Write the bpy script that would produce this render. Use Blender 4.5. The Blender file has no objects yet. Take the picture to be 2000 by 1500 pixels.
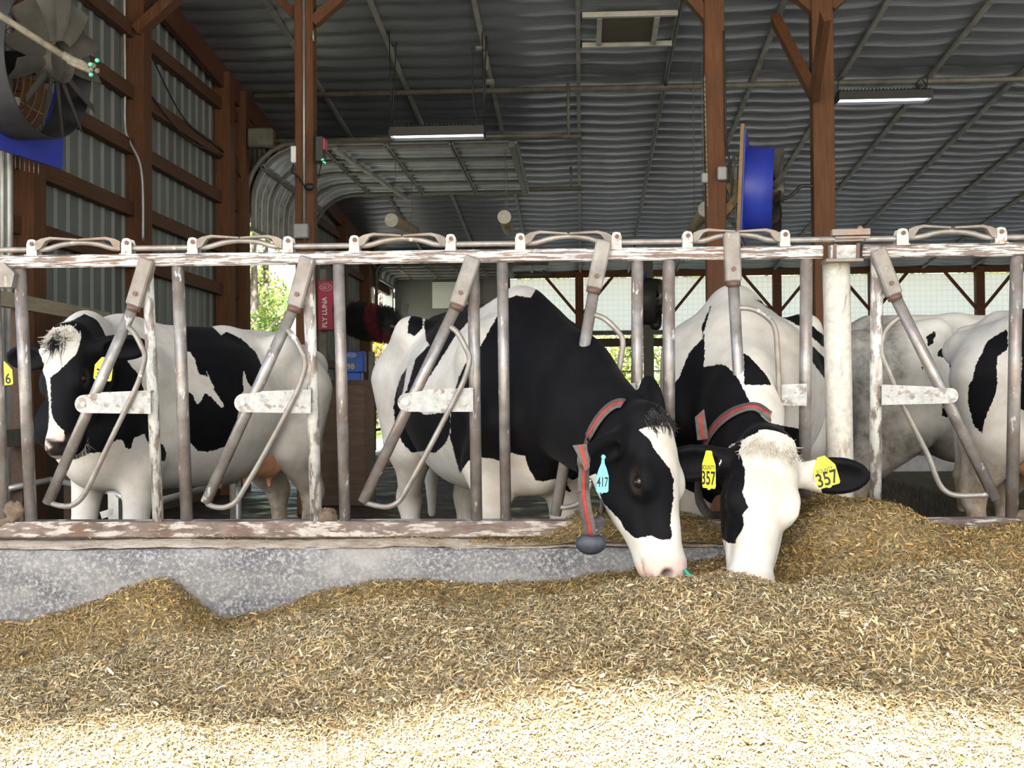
import bpy, math, random
import numpy as np
from mathutils import Vector, Matrix
from mathutils.bvhtree import BVHTree

rng = np.random.default_rng(11)
random.seed(11)
SC = bpy.context.scene
COL = SC.collection

# ------------------------------------------------------------------ camera
FPX = 2400.0                       # focal length in pixels of the 2000 x 1500 frame
CAM_Z = 1.0
VPX, VPY = 135.0, -35.0            # where the barn's long axis meets the picture, from its centre (y down = +35)
yaw = math.atan(VPX / FPX)
pitch = math.atan(35.0 / FPX)
roll = math.radians(0.46)
CAM_R = (Matrix.Rotation(yaw, 3, 'Z') @ Matrix.Rotation(math.pi / 2 + pitch, 3, 'X')
         @ Matrix.Rotation(-roll, 3, 'Z'))
CAM_P = Vector((0, 0, CAM_Z))
cam_data = bpy.data.cameras.new('camera')
cam_data.sensor_width = 36.0
cam_data.lens = 36.0 * FPX / 2000.0
cam_data.clip_end = 500
cam = bpy.data.objects.new('camera', cam_data)
COL.objects.link(cam)
cam.matrix_world = Matrix.Translation(CAM_P) @ CAM_R.to_4x4()
SC.camera = cam

# ------------------------------------------------------------------ light
SUN_ELEV, SUN_AZ = math.radians(42), math.radians(8)     # sun behind the camera, a little to the left
world = bpy.data.worlds.new('world')
SC.world = world
world.use_nodes = True
wt = world.node_tree
wt.nodes.clear()
w_out = wt.nodes.new('ShaderNodeOutputWorld')
w_bg = wt.nodes.new('ShaderNodeBackground')
w_sky = wt.nodes.new('ShaderNodeTexSky')
w_sky.sky_type = 'NISHITA'
w_sky.sun_disc = False
w_sky.sun_elevation = SUN_ELEV
w_sky.sun_rotation = math.pi + SUN_AZ
w_sky.air_density = 1.3
w_sky.dust_density = 2.5
w_sky.ozone_density = 1.0
wt.links.new(w_sky.outputs[0], w_bg.inputs[0])
wt.links.new(w_bg.outputs[0], w_out.inputs[0])
w_bg.inputs[1].default_value = 0.70
sun_data = bpy.data.lights.new('sun', 'SUN')
sun_data.energy = 44.0
sun_data.angle = math.radians(1.7)
sun_data.color = (1.0, 0.975, 0.94)
sun = bpy.data.objects.new('sun', sun_data)
COL.objects.link(sun)
sun.location = (-3, -20, 20)
sd = Vector((math.sin(SUN_AZ) * math.cos(SUN_ELEV), math.cos(SUN_AZ) * math.cos(SUN_ELEV), -math.sin(SUN_ELEV)))
sun.rotation_euler = sd.to_track_quat('-Z', 'Y').to_euler()
SC.view_settings.view_transform = 'Standard'
SC.view_settings.look = 'None'
SC.view_settings.gamma = 1.0
SC.view_settings.use_curve_mapping = False
SC.view_settings.exposure = -0.28

# ------------------------------------------------------------------ helpers
def ray(u, v):
    return CAM_R @ Vector(((u - 1000.0) / FPX, (750.0 - v) / FPX, -1.0))

def P(u, v, d):
    """world point seen at picture position u, v whose distance along the barn is d"""
    r = ray(u, v)
    return CAM_P + r * (d / r.y)

CAM_RN = np.array(CAM_R)
def project(co):
    q = (co - np.array(CAM_P)) @ CAM_RN
    w = np.maximum(-q[:, 2], 1e-3)
    return np.stack([1000 + FPX * q[:, 0] / w, 750 - FPX * q[:, 1] / w], 1)

LEAN, FSK, FY0, FZ0 = 0.117, 0.015, 4.65, 0.52
def F(u, v, off=0.0):
    """point on the plane of the head-lock fence (it leans towards the feed alley)"""
    r = ray(u, v)
    den = r.y - FSK * r.x + LEAN * r.z
    t = (FY0 + off - LEAN * (CAM_Z - FZ0)) / den
    return CAM_P + r * t

def setp(o, label=None, cat=None, group=None, kind=None):
    if label: o['label'] = label
    if cat: o['category'] = cat
    if group: o['group'] = group
    if kind: o['kind'] = kind
    return o

def empty(name, loc=(0, 0, 0), label=None, cat=None, group=None, rot=None, kind=None):
    o = bpy.data.objects.new(name, None)
    COL.objects.link(o)
    o.location = loc
    o.empty_display_size = 0.1
    if rot is not None: o.rotation_euler = rot
    bpy.context.view_layer.update()
    return setp(o, label, cat, group, kind)

def frame_from(ax, up=Vector((0, 0, 1))):
    ax = ax.normalized()
    s = ax.cross(up)
    if s.length < 1e-5: s = ax.cross(Vector((1, 0, 0)))
    s.normalize()
    return ax, s, s.cross(ax).normalized()

def mw_of(o):
    """world matrix of an object that the scene has not evaluated yet"""
    m = o.matrix_basis.copy()
    return mw_of(o.parent) @ m if o.parent is not None else m

class MB:
    """collects geometry given in world space and links it as one mesh object"""
    def __init__(s): s.v = []; s.f = []; s.sm = []
    def add(s, vs, fs, smooth=False):
        n = len(s.v)
        s.v += [Vector(p) for p in vs]
        s.f += [tuple(i + n for i in f) for f in fs]
        s.sm += [smooth] * len(fs)
        return s
    def box(s, c, size, M=None, bev=0.0):
        hx, hy, hz = size[0] / 2, size[1] / 2, size[2] / 2
        c = Vector(c)
        if bev <= 0:
            vs = [Vector((x, y, z)) for x in (-hx, hx) for y in (-hy, hy) for z in (-hz, hz)]
            fs = [(0, 1, 3, 2), (4, 6, 7, 5), (0, 4, 5, 1), (2, 3, 7, 6), (0, 2, 6, 4), (1, 5, 7, 3)]
        else:
            b = min(bev, hx * .9, hy * .9, hz * .9)
            vs, fs, idx = [], [], {}
            for x in (-1, 1):
                for y in (-1, 1):
                    for z in (-1, 1):
                        for k in range(3):
                            p = [x * (hx - b), y * (hy - b), z * (hz - b)]
                            p[k] += (x, y, z)[k] * b
                            idx[(x, y, z, k)] = len(vs); vs.append(Vector(p))
            R = (-1, 1)
            for k in range(3):
                i, j = [a for a in range(3) if a != k]
                for sg in R:
                    def g(a, b2, kk=k):
                        t = [0, 0, 0]; t[k] = sg; t[i] = a; t[j] = b2
                        return idx[(t[0], t[1], t[2], kk)]
                    q = (g(-1, -1), g(1, -1), g(1, 1), g(-1, 1))
                    fs.append(q if (sg > 0) == (k != 1) else q[::-1])
            for k in range(3):
                i, j = [a for a in range(3) if a != k]
                for a in R:
                    for b2 in R:
                        def g(kk, sk):
                            t = [0, 0, 0]; t[i] = a; t[j] = b2; t[k] = sk
                            return idx[(t[0], t[1], t[2], kk)]
                        q = (g(i, -1), g(j, -1), g(j, 1), g(i, 1))
                        fs.append(q if (a * b2 > 0) == (k != 1) else q[::-1])
            for x in R:
                for y in R:
                    for z in R:
                        q = tuple(idx[(x, y, z, k)] for k in range(3))
                        fs.append(q if x * y * z > 0 else q[::-1])
        if M is not None: vs = [M @ p for p in vs]
        return s.add([p + c for p in vs], fs)
    def beam(s, a, b, w, h, up=Vector((0, 0, 1)), bev=0.0):
        a, b = Vector(a), Vector(b)
        ax, sd_, u = frame_from(b - a, up)
        M = Matrix((ax, sd_, u)).transposed()
        return s.box((a + b) / 2, ((b - a).length, w, h), M, bev)
    def tube(s, pts, r, n=12, cap=True, smooth=True):
        pts = [Vector(p) for p in pts]
        rs = r if isinstance(r, (list, tuple)) else [r] * len(pts)
        t0 = (pts[1] - pts[0]).normalized()
        _, u, w = frame_from(t0, Vector((0, 0, 1)) if abs(t0.z) < .9 else Vector((0, 1, 0)))
        vs = []
        pt = t0
        for i, p in enumerate(pts):
            if i == 0: t = t0
            elif i == len(pts) - 1: t = (pts[i] - pts[i - 1]).normalized()
            else: t = ((pts[i + 1] - pts[i]).normalized() + (pts[i] - pts[i - 1]).normalized()).normalized()
            q = pt.rotation_difference(t)
            u = q @ u; w = q @ w; pt = t
            for k in range(n):
                an = 2 * math.pi * k / n
                vs.append(p + (u * math.cos(an) + w * math.sin(an)) * rs[i])
        fs = []
        for i in range(len(pts) - 1):
            for k in range(n):
                k2 = (k + 1) % n
                fs.append((i * n + k, i * n + k2, (i + 1) * n + k2, (i + 1) * n + k))
        s.add(vs, fs, smooth)
        if cap:
            m = len(s.v) - len(vs)
            s.f.append(tuple(m + k for k in reversed(range(n)))); s.sm.append(False)
            s.f.append(tuple(m + (len(pts) - 1) * n + k for k in range(n))); s.sm.append(False)
        return s
    def plate(s, pts, thick, nrm):
        """flat polygon of given thickness, centred on its points"""
        n = len(pts); nrm = Vector(nrm).normalized() * (thick / 2)
        vs = [Vector(p) + nrm for p in pts] + [Vector(p) - nrm for p in pts]
        fs = [tuple(range(n)), tuple(reversed(range(n, 2 * n)))]
        fs += [(i, n + i, n + (i + 1) % n, (i + 1) % n) for i in range(n)]
        return s.add(vs, fs)
    def ball(s, c, r, nu=12, nv=8, M=None):
        r = r if isinstance(r, (tuple, list)) else (r, r, r)
        vs, fs = [], []
        for j in range(nv + 1):
            th = math.pi * j / nv
            for i in range(nu):
                ph = 2 * math.pi * i / nu
                p = Vector((r[0] * math.sin(th) * math.cos(ph), r[1] * math.sin(th) * math.sin(ph), r[2] * math.cos(th)))
                if M is not None: p = M @ p
                vs.append(Vector(c) + p)
        for j in range(nv):
            for i in range(nu):
                i2 = (i + 1) % nu
                fs.append((j * nu + i, (j + 1) * nu + i, (j + 1) * nu + i2, j * nu + i2))
        return s.add(vs, fs, True)
    def build(s, name, mat, parent=None):
        me = bpy.data.meshes.new(name)
        vs = s.v
        if parent is not None:
            inv = mw_of(parent).inverted()
            vs = [inv @ p for p in vs]
        me.from_pydata([tuple(p) for p in vs], [], s.f)
        me.polygons.foreach_set('use_smooth', s.sm)
        me.materials.append(mat)
        me.validate()
        o = bpy.data.objects.new(name, me)
        COL.objects.link(o)
        if parent is not None: o.parent = parent
        return o

def np_mesh(name, co, quads, mat, parent=None, smooth=True, attrs=None, tris=None):
    me = bpy.data.meshes.new(name)
    co = np.asarray(co, dtype=np.float32)
    if parent is not None:
        inv = np.array(mw_of(parent).inverted())
        co = co @ inv[:3, :3].T + inv[:3, 3]
    me.vertices.add(len(co)); me.vertices.foreach_set('co', co.astype(np.float32).ravel())
    fc = quads if quads is not None else tris
    k = fc.shape[1]
    me.loops.add(fc.size); me.loops.foreach_set('vertex_index', fc.astype(np.int32).ravel())
    me.polygons.add(len(fc))
    me.polygons.foreach_set('loop_start', (np.arange(len(fc)) * k).astype(np.int32))
    me.polygons.foreach_set('use_smooth', np.full(len(fc), smooth))
    me.update(calc_edges=True)
    for nm, val in (attrs or {}).items():
        if val.ndim == 1:
            a = me.attributes.new(nm, 'FLOAT', 'POINT'); a.data.foreach_set('value', val.astype(np.float32))
        else:
            a = me.attributes.new(nm, 'FLOAT_COLOR', 'POINT')
            c4 = np.ones((len(val), 4), np.float32); c4[:, :3] = val; a.data.foreach_set('color', c4.ravel())
    me.materials.append(mat)
    o = bpy.data.objects.new(name, me)
    COL.objects.link(o)
    if parent is not None: o.parent = parent
    return o

def text_obj(name, body, center, right, up, height, mat, parent, squash=1.0, depth=0.0006, bold=0.0):
    cu = bpy.data.curves.new(name, 'FONT')
    cu.body = body; cu.size = 1.0; cu.extrude = 0.0
    cu.offset = bold; cu.align_x = 'CENTER'; cu.align_y = 'CENTER'
    tmp = bpy.data.objects.new('tmp', cu); COL.objects.link(tmp)
    bpy.context.view_layer.update()
    dg = bpy.context.evaluated_depsgraph_get()
    me0 = tmp.evaluated_get(dg).to_mesh()
    vs = [v.co.copy() for v in me0.vertices]; fs = [tuple(p.vertices) for p in me0.polygons]
    tmp.evaluated_get(dg).to_mesh_clear()
    bpy.data.objects.remove(tmp); bpy.data.curves.remove(cu)
    xs = [v.x for v in vs]; ys = [v.y for v in vs]
    cx, cy = (min(xs) + max(xs)) / 2, (min(ys) + max(ys)) / 2
    k = height / (max(ys) - min(ys))
    right = Vector(right).normalized(); up = Vector(up).normalized(); nrm = right.cross(up)
    b = MB()
    b.add([Vector(center) + right * ((v.x - cx) * k * squash) + up * ((v.y - cy) * k) + nrm * depth for v in vs], fs)
    return b.build(name, mat, parent)

def smooth_path(pts, n=6):
    pts = [Vector(p) for p in pts]; out = []
    for i in range(len(pts) - 1):
        p0 = pts[max(i - 1, 0)]; p1 = pts[i]; p2 = pts[i + 1]; p3 = pts[min(i + 2, len(pts) - 1)]
        for k in range(n):
            t = k / n
            out.append(.5 * ((2 * p1) + (p2 - p0) * t + (2 * p0 - 5 * p1 + 4 * p2 - p3) * t * t + (3 * p1 - p0 - 3 * p2 + p3) * t ** 3))
    out.append(pts[-1])
    return out

# ------------------------------------------------------------------ materials
def mat(name):
    m = bpy.data.materials.new(name); m.use_nodes = True
    nt = m.node_tree
    return m, nt, nt.nodes['Principled BSDF']

def N(nt, t, **kw):
    n = nt.nodes.new(t)
    for k, v in kw.items(): setattr(n, k, v)
    return n

def coords(nt, scale=(1, 1, 1)):
    g = N(nt, 'ShaderNodeNewGeometry')
    mp = N(nt, 'ShaderNodeMapping'); mp.inputs['Scale'].default_value = scale
    nt.links.new(g.outputs['Position'], mp.inputs[0])
    return mp.outputs[0]

def noise(nt, vec, scale, detail=4, rough=.6):
    n = N(nt, 'ShaderNodeTexNoise')
    n.inputs['Scale'].default_value = scale; n.inputs['Detail'].default_value = detail
    n.inputs['Roughness'].default_value = rough
    nt.links.new(vec, n.inputs['Vector'])
    return n.outputs['Fac']

def ramp(nt, fac, stops, interp='LINEAR'):
    r = N(nt, 'ShaderNodeValToRGB')
    cr = r.color_ramp; cr.interpolation = interp
    while len(cr.elements) < len(stops): cr.elements.new(0.5)
    for e, (p, c) in zip(cr.elements, stops):
        e.position = p; e.color = (*c, 1) if len(c) == 3 else c
    nt.links.new(fac, r.inputs[0])
    return r.outputs[0]

def mix(nt, fac, a, b):
    m = N(nt, 'ShaderNodeMix', data_type='RGBA')
    for s_, val in ((m.inputs[0], fac), (m.inputs[6], a), (m.inputs[7], b)):
        if hasattr(val, 'is_linked'): nt.links.new(val, s_)
        elif isinstance(val, tuple): s_.default_value = (*val, 1)
        else: s_.default_value = val
    return m.outputs[2]

def math_(nt, op, a, b=0.0, clamp=False):
    m = N(nt, 'ShaderNodeMath', operation=op); m.use_clamp = clamp
    for s_, val in ((m.inputs[0], a), (m.inputs[1], b)):
        if hasattr(val, 'is_linked'): nt.links.new(val, s_)
        else: s_.default_value = val
    return m.outputs[0]

def bump(nt, bs, h, dist=0.01, strength=1.0):
    b = N(nt, 'ShaderNodeBump'); b.inputs['Distance'].default_value = dist; b.inputs['Strength'].default_value = strength
    nt.links.new(h, b.inputs['Height']); nt.links.new(b.outputs[0], bs.inputs['Normal'])

def plain(name, col, rough=.6, metal=0.0, var=.25, sc=6.0, bmp=0.0):
    m, nt, bs = mat(name)
    v = coords(nt)
    f = noise(nt, v, sc)
    lo = tuple(c * (1 - var) for c in col); hi = tuple(min(1, c * (1 + var)) for c in col)
    nt.links.new(ramp(nt, f, [(.3, lo), (.7, hi)]), bs.inputs['Base Color'])
    bs.inputs['Roughness'].default_value = rough; bs.inputs['Metallic'].default_value = metal
    if bmp: bump(nt, bs, noise(nt, v, sc * 8), bmp)
    return m

def worn(name, base_lo, base_hi, paint, cover, scale=(1, 1, 1), sc=9.0, rust=(.13, .055, .025), rust_amt=.5, rough=.45, metal=.3):
    """bare brown steel under chipped paint; cover = share still painted"""
    m, nt, bs = mat(name)
    v = coords(nt, scale); v1 = coords(nt)
    steel = ramp(nt, noise(nt, v1, 14), [(.3, base_lo), (.7, base_hi)])
    steel = mix(nt, math_(nt, 'MULTIPLY', ramp(nt, noise(nt, v1, 5.5), [(.48, (0, 0, 0)), (.62, (1, 1, 1))]), rust_amt), steel, rust)
    n2 = noise(nt, v, sc, 6, .65)
    mask = ramp(nt, n2, [(1 - cover - .02, (0, 0, 0)), (1 - cover + .02, (1, 1, 1))])
    pc = ramp(nt, noise(nt, v1, 40), [(.3, tuple(c * .72 for c in paint)), (.6, paint)])
    nt.links.new(mix(nt, mask, steel, pc), bs.inputs['Base Color'])
    nt.links.new(math_(nt, 'MULTIPLY', math_(nt, 'SUBTRACT', 1.0, mask), metal), bs.inputs['Metallic'])
    nt.links.new(math_(nt, 'ADD', math_(nt, 'MULTIPLY', mask, .3), rough - .1), bs.inputs['Roughness'])
    bump(nt, bs, n2, .004, .6)
    return m
# ------------------------------------------------------------------ the barn
M_CURB, nt, bs = mat('curb_concrete')
v = coords(nt)
big = noise(nt, coords(nt, (1, 1, 2.0)), 2.3, 5, .6); sp = noise(nt, v, 75, 5, .7); md = noise(nt, v, 14, 5)
grey = ramp(nt, sp, [(.34, (.075, .075, .085)), (.5, (.15, .15, .16)), (.64, (.44, .43, .43))])
pale = ramp(nt, math_(nt, 'ADD', math_(nt, 'MULTIPLY', sp, .35), math_(nt, 'MULTIPLY', md, .65)), [(.35, (.26, .25, .245)), (.65, (.42, .40, .38))])
nt.links.new(mix(nt, ramp(nt, big, [(.38, (0, 0, 0)), (.66, (1, 1, 1))]), grey, pale), bs.inputs['Base Color'])
bs.inputs['Roughness'].default_value = .8
bump(nt, bs, sp, .006, .8)
M_LEDGE, nt, bs = mat('curb_ledge')
v = coords(nt)
nt.links.new(ramp(nt, noise(nt, coords(nt, (1, 2, 2)), 12, 6, .7), [(.3, (.24, .18, .11)), (.5, (.46, .38, .30)), (.7, (.60, .53, .46))]), bs.inputs['Base Color'])
bs.inputs['Roughness'].default_value = .95
bump(nt, bs, noise(nt, v, 60), .008)
M_FLOOR, nt, bs = mat('manure_floor')
v = coords(nt)
n1 = noise(nt, v, 2.2, 6, .7)
nt.links.new(ramp(nt, n1, [(.3, (.018, .013, .011)), (.6, (.045, .032, .025)), (.8, (.09, .065, .05))]), bs.inputs['Base Color'])
nt.links.new(ramp(nt, n1, [(.35, (.25,) * 3), (.6, (.8,) * 3)]), bs.inputs['Roughness'])
bump(nt, bs, noise(nt, v, 9, 6), .03)
M_WALL = plain('ribbed_steel', (.17, .18, .175), .5, .1, var=.12, sc=1.4)
M_CEIL, nt, bs = mat('roof_lining')
v = coords(nt)
nt.links.new(ramp(nt, noise(nt, v, 1.1, 5), [(.3, (.14, .152, .168)), (.7, (.19, .203, .22))]), bs.inputs['Base Color'])
bs.inputs['Roughness'].default_value = .42; bs.inputs['Specular IOR Level'].default_value = .6
bump(nt, bs, noise(nt, coords(nt, (.5, 3, 3)), 4, 3), .02, .5)
M_CREASE = plain('batten_dark', (.07, .075, .085), .8, sc=3)
M_BATTEN = plain('batten_grey', (.30, .29, .26), .7, .1, sc=3, var=.3)

def wood(name, lo, hi, sx=(12, 12, .7)):
    m, nt, bs = mat(name)
    n = noise(nt, coords(nt, sx), 5, 6, .65)
    n2 = noise(nt, coords(nt), 1.6, 3)
    c = ramp(nt, n, [(.3, lo), (.7, hi)])
    c = mix(nt, ramp(nt, n2, [(.4, (0, 0, 0)), (.75, (.4, .4, .4))]), c, tuple(x * .5 for x in lo))
    nt.links.new(c, bs.inputs['Base Color']); bs.inputs['Roughness'].default_value = .75
    bump(nt, bs, n, .004)
    return m
M_POST = wood('timber_post', (.085, .031, .011), (.17, .066, .025))
M_GIRT = wood('timber_girt', (.07, .027, .011), (.14, .058, .026), (12, .7, 12))
M_BEAM = wood('timber_beam', (.075, .026, .012), (.16, .055, .025), (.7, 12, 12))
M_PALEWOOD = wood('pale_timber', (.34, .27, .18), (.50, .42, .30), (12, .7, 12))
M_DKWOOD = wood('dark_boards', (.045, .028, .020), (.10, .062, .043), (12, .8, 8))
M_GALV = plain('galvanised', (.42, .43, .43), .42, .55, var=.2, sc=9)
M_GALVD = plain('dusty_steel', (.17, .165, .14), .65, .3, var=.3, sc=9)
M_BLACK = plain('black_plastic', (.018, .018, .020), .5, sc=8)
M_GREYBOX = plain('grey_box', (.30, .31, .32), .5, sc=6, var=.1)
M_WHITEP = plain('white_trim', (.78, .80, .82), .55, sc=3, var=.06)

W = -4.03
ROOF = lambda y: 5.93 - .086 * y
Y_EAVE, Y_BACK, X_R = -3.5, 25.9, 15.0
# floors
b = MB(); b.box(((W - .1 + X_R) / 2, (4.7 + Y_BACK) / 2, -.1), (X_R - W + .2, Y_BACK - 4.7, .2))
setp(b.build('floor', M_FLOOR), kind='structure')
# roof lining: padded sheets sagging between wires and battens
nx, ny = 19 * 8 + 1, int((Y_BACK - Y_EAVE) / .35 * 7)
xs = np.linspace(-4.0, 15.0, nx); ys = np.linspace(Y_EAVE, Y_BACK, ny)
Xg, Yg = np.meshgrid(xs, ys, indexing='ij')
ph = np.abs(np.sin(np.pi * Yg / .35 + .25 * np.sin(Xg * 1.7) * 0))
Zg = 5.93 - .086 * Yg - .030 * ph ** .7 - .016 * np.sin(np.pi * Xg) ** 2
Yj = Yg + .06 * np.sin(np.pi * Xg) ** 2 * 0
idx = np.arange(nx * ny).reshape(nx, ny)
qd = np.stack([idx[:-1, :-1], idx[:-1, 1:], idx[1:, 1:], idx[1:, :-1]], -1).reshape(-1, 4)
setp(np_mesh('ceiling', np.stack([Xg, Yj, Zg], -1).reshape(-1, 3), qd, M_CEIL), kind='structure')
b = MB(); b.add([(-5.2, Y_EAVE - .3, ROOF(Y_EAVE - .3) + .12), (X_R + .5, Y_EAVE - .3, ROOF(Y_EAVE - .3) + .12), (X_R + .5, Y_BACK + .6, ROOF(Y_BACK + .6) + .12), (-5.2, Y_BACK + .6, ROOF(Y_BACK + .6) + .12)], [(0, 1, 2, 3)])
setp(b.build('roof', M_WALL), kind='structure')
# wires in the creases and battens along the slope
b = MB()
k0 = int(math.ceil(Y_EAVE / .35))
for k in range(k0, int(Y_BACK / .35) + 1):
    y = k * .35
    xs2 = np.linspace(-3.95, 15, 80)
    b.tube([(x, y, ROOF(y) - .016 * math.sin(math.pi * x) ** 2 - .004) for x in xs2], .006, 4, cap=False)
setp(b.build('trim_1', M_CREASE), kind='structure')
for i, k in enumerate(range(-3, 15)):
    b = MB(); b.beam((k, Y_EAVE, ROOF(Y_EAVE) - .045), (k, Y_BACK, ROOF(Y_BACK) - .045), .045, .035)
    setp(b.build('trim_%d' % (i + 2), M_BATTEN), kind='structure')

# left wall: ribbed sheet with a big door opening, and the girts and posts that carry it
D1a, D1b, D1z = 14.15, 17.55, 3.27
D2a, D2b, D2z = 23.3, 25.2, 3.35
def ribbed(y0, y1, zb, zt, b, x=W, pitch=.23):
    """vertical ribs every 23 cm; zb, zt are functions of y"""
    ys = []; y = y0
    n = max(1, int(round((y1 - y0) / pitch))); p = (y1 - y0) / n
    for i in range(n):
        ys += [(y0 + i * p, 0), (y0 + i * p + p * .72, 0), (y0 + i * p + p * .80, .022), (y0 + i * p + p * .92, .022)]
    ys.append((y1, 0))
    vs, fs = [], []
    for yy, dx in ys: vs += [(x + dx, yy, zb(yy)), (x + dx, yy, zt(yy))]
    for i in range(len(ys) - 1): fs.append((2 * i, 2 * i + 2, 2 * i + 3, 2 * i + 1))
    b.add(vs, fs)
b = MB()
zr = lambda y: ROOF(y) - .05
ribbed(6.0, D1a, lambda y: 0, zr, b); ribbed(D1a, D1b, lambda y: D1z, zr, b); ribbed(D1b, D2a, lambda y: 0, zr, b)
ribbed(D2a, D2b, lambda y: D2z, zr, b); ribbed(D2b, Y_BACK, lambda y: 0, zr, b)
wl = setp(b.build('wall_left', M_WALL), kind='structure')
b = MB(); b.box((W - .09, (6 + D1a) / 2, 2.9), (.06, D1a - 6, 5.2)); b.box((W - .09, (D1b + D2a) / 2, 2.3), (.06, D2a - D1b, 4.2)); b.build('outer_sheet', M_WALL, wl)
# girts, found from the picture: heights at wall depth
for z in (1.62, 2.27, 2.73, 3.28, 3.77, 4.32, 4.85):
    b = MB()
    for y0, y1 in (((6.0, D1a),) if z < D1z - .1 else ((6.0, Y_BACK),)):
        y1 = min(y1, (5.93 - .15 - z) / .086)
        b.box((W + .06, (y0 + y1) / 2, z), (.075, y1 - y0, .125))
    if z < D1z - .1: b.box((W + .06, (D1b + D2a) / 2, z), (.075, D2a - D1b, .125))
    b.build('girt', M_GIRT, wl)
for y in (8.55, 10.75, 13.42, 14.05, 15.9, 17.65, 20.1, 22.3):
    w_ = .20 if y < 14 else .16
    b = MB(); zb_ = 0 if not (D1a < y < D1b or D2a < y < D2b) else 3.3
    b.box((W + .10, y, (ROOF(y) - .1 + zb_) / 2), (.17, w_, ROOF(y) - .1 - zb_)); b.build('post', M_POST, wl)
b = MB(); b.beam((W + .09, 6, ROOF(6) - .16), (W + .09, Y_BACK, ROOF(Y_BACK) - .16), .06, .26); b.build('top_plate', M_BEAM, wl)
b = MB(); b.box((W + .035, (6 + D1a) / 2, .77), (.05, D1a - 6, 1.54)); b.build('kick_boards', M_DKWOOD, wl)
# knee brace on the second post and its conduit
pb = 10.65
b = MB(); b.beam(P(268, 62, pb), P(350, -12, pb), .09, .15, Vector((0, 1, 0))); b.build('knee_brace', M_POST, wl)
cy_ = 10.55
b = MB(); b.tube(smooth_path([P(243, -40, cy_), P(243, 60, cy_), P(244, 150, cy_), P(244, 245, cy_), P(252, 275, cy_), P(270, 310, cy_), P(277, 345, cy_), P(279, 400, cy_), P(279, 470, cy_)], 5), .014, 8)
b.build('conduit', M_GALV, wl)
b = MB(); b.tube(smooth_path([(W + .12, 10.75, 4.35), (W + .12, 11.9, 3.85), (W + .12, 13.3, 3.78), (W + .12, 14.2, 3.55)], 8), .008, 5); b.tube(smooth_path([(W + .12, 10.75, 3.9), (W + .12, 12, 3.66), (W + .12, 13.3, 3.74)], 8), .007, 5)
b.build('cable', M_BLACK, wl)
# door frames
b = MB()
b.box((W - .02, D1a + .04, D1z / 2), (.22, .08, D1z)); b.box((W - .02, D1b - .06, D1z / 2), (.26, .12, D1z))
setp(b.build('door_1', M_WHITEP), kind='structure')
b = MB()
b.box((W + .065, D2b + .05, D2z / 2), (.17, .1, D2z)); b.box((W - .05, D2a + .02, D2z / 2), (.2, .05, D2z))
setp(b.build('door_2', M_WHITEP), kind='structure')

# rear wall: beam, posts, mesh curtain, open below
M_CURT, nt, bs = mat('mesh_curtain')
v = coords(nt)
tc_ = N(nt, 'ShaderNodeSeparateXYZ'); nt.links.new(v, tc_.inputs[0])
def grid(s, out):
    f = math_(nt, 'FRACT', math_(nt, 'MULTIPLY', tc_.outputs[out], s)); return math_(nt, 'LESS_THAN', f, .2)
g = math_(nt, 'MAXIMUM', grid(9, 0), grid(9, 2))
nt.links.new(mix(nt, g, (.85, .86, .80), (.45, .46, .42)), bs.inputs['Base Color'])
bs.inputs['Roughness'].default_value = .7
tr = N(nt, 'ShaderNodeBsdfTranslucent'); tr.inputs[0].default_value = (.98, .98, .93, 1)
ms = N(nt, 'ShaderNodeMixShader'); ms.inputs[0].default_value = .66
nt.links.new(bs.outputs[0], ms.inputs[1]); nt.links.new(tr.outputs[0], ms.inputs[2])
nt.links.new(ms.outputs[0], nt.nodes['Material Output'].inputs[0])
YB = 25.7
b = MB(); b.box(((W + X_R) / 2, YB, 3.72), (X_R - W, .16, .26))
wb = setp(b.build('wall_back', M_BEAM), kind='structure')
b = MB(); b.box((-2.75, YB - .02, 1.8), (2.3, .05, 3.6)); b.build('sheet', M_WALL, wb)
b = MB(); b.box((6.5, YB + .12, 3.0), (16.2, .02, 1.16)); b.build('curtain', M_CURT, wb)
b = MB(); b.tube([(-1.6, YB + .1, 2.43), (X_R, YB + .1, 2.43)], .05, 8); b.build('curtain_roll', M_GALVD, wb)
b = MB(); b.box((6.7, YB, 2.22), (16.6, .10, .17)); b.build('rail', M_DKWOOD, wb)
b = MB(); b.box((6.7, YB, .35), (16.6, .14, .7)); b.build('curb', M_LEDGE, wb)
b = MB()
for z in (1.25, 1.62): b.tube([(-1.6, YB, z), (X_R, YB, z)], .016, 6)
for x in np.arange(-1.5, 15, .12): b.tube([(x, YB + .05, .7), (x, YB + .05, 2.2)], .003, 4, cap=False)
for z in np.arange(.75, 2.2, .12): b.tube([(-1.6, YB + .05, z), (15, YB + .05, z)], .003, 4, cap=False)
b.build('wire_mesh', M_GALVD, wb)
for x in (-1.55, -.02, 1.85, 4.05, 6.0, 8.15, 10.3, 12.4):
    b = MB(); b.box((x, YB - .1, 1.85), (.17, .17, 3.7)); p_ = b.build('post', M_BEAM, wb)
    b = MB()
    if x > -1:
        b.beam((x, YB - .12, 2.75), (x - .72, YB - .12, 3.62), .05, .06); b.beam((x, YB - .12, 2.75), (x + .72, YB - .12, 3.62), .05, .06)
        q = b.build('braces', M_BEAM, p_)
b = MB(); b.box((X_R, 14, 2.4), (.1, 24, 4.8)); setp(b.build('wall_right', M_WALL), kind='structure')
b = MB(); b.box((-2.6, YB - .08, 3.25), (1.0, .04, .55)); b.build('panel_sheet', M_WHITEP, wb)

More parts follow.
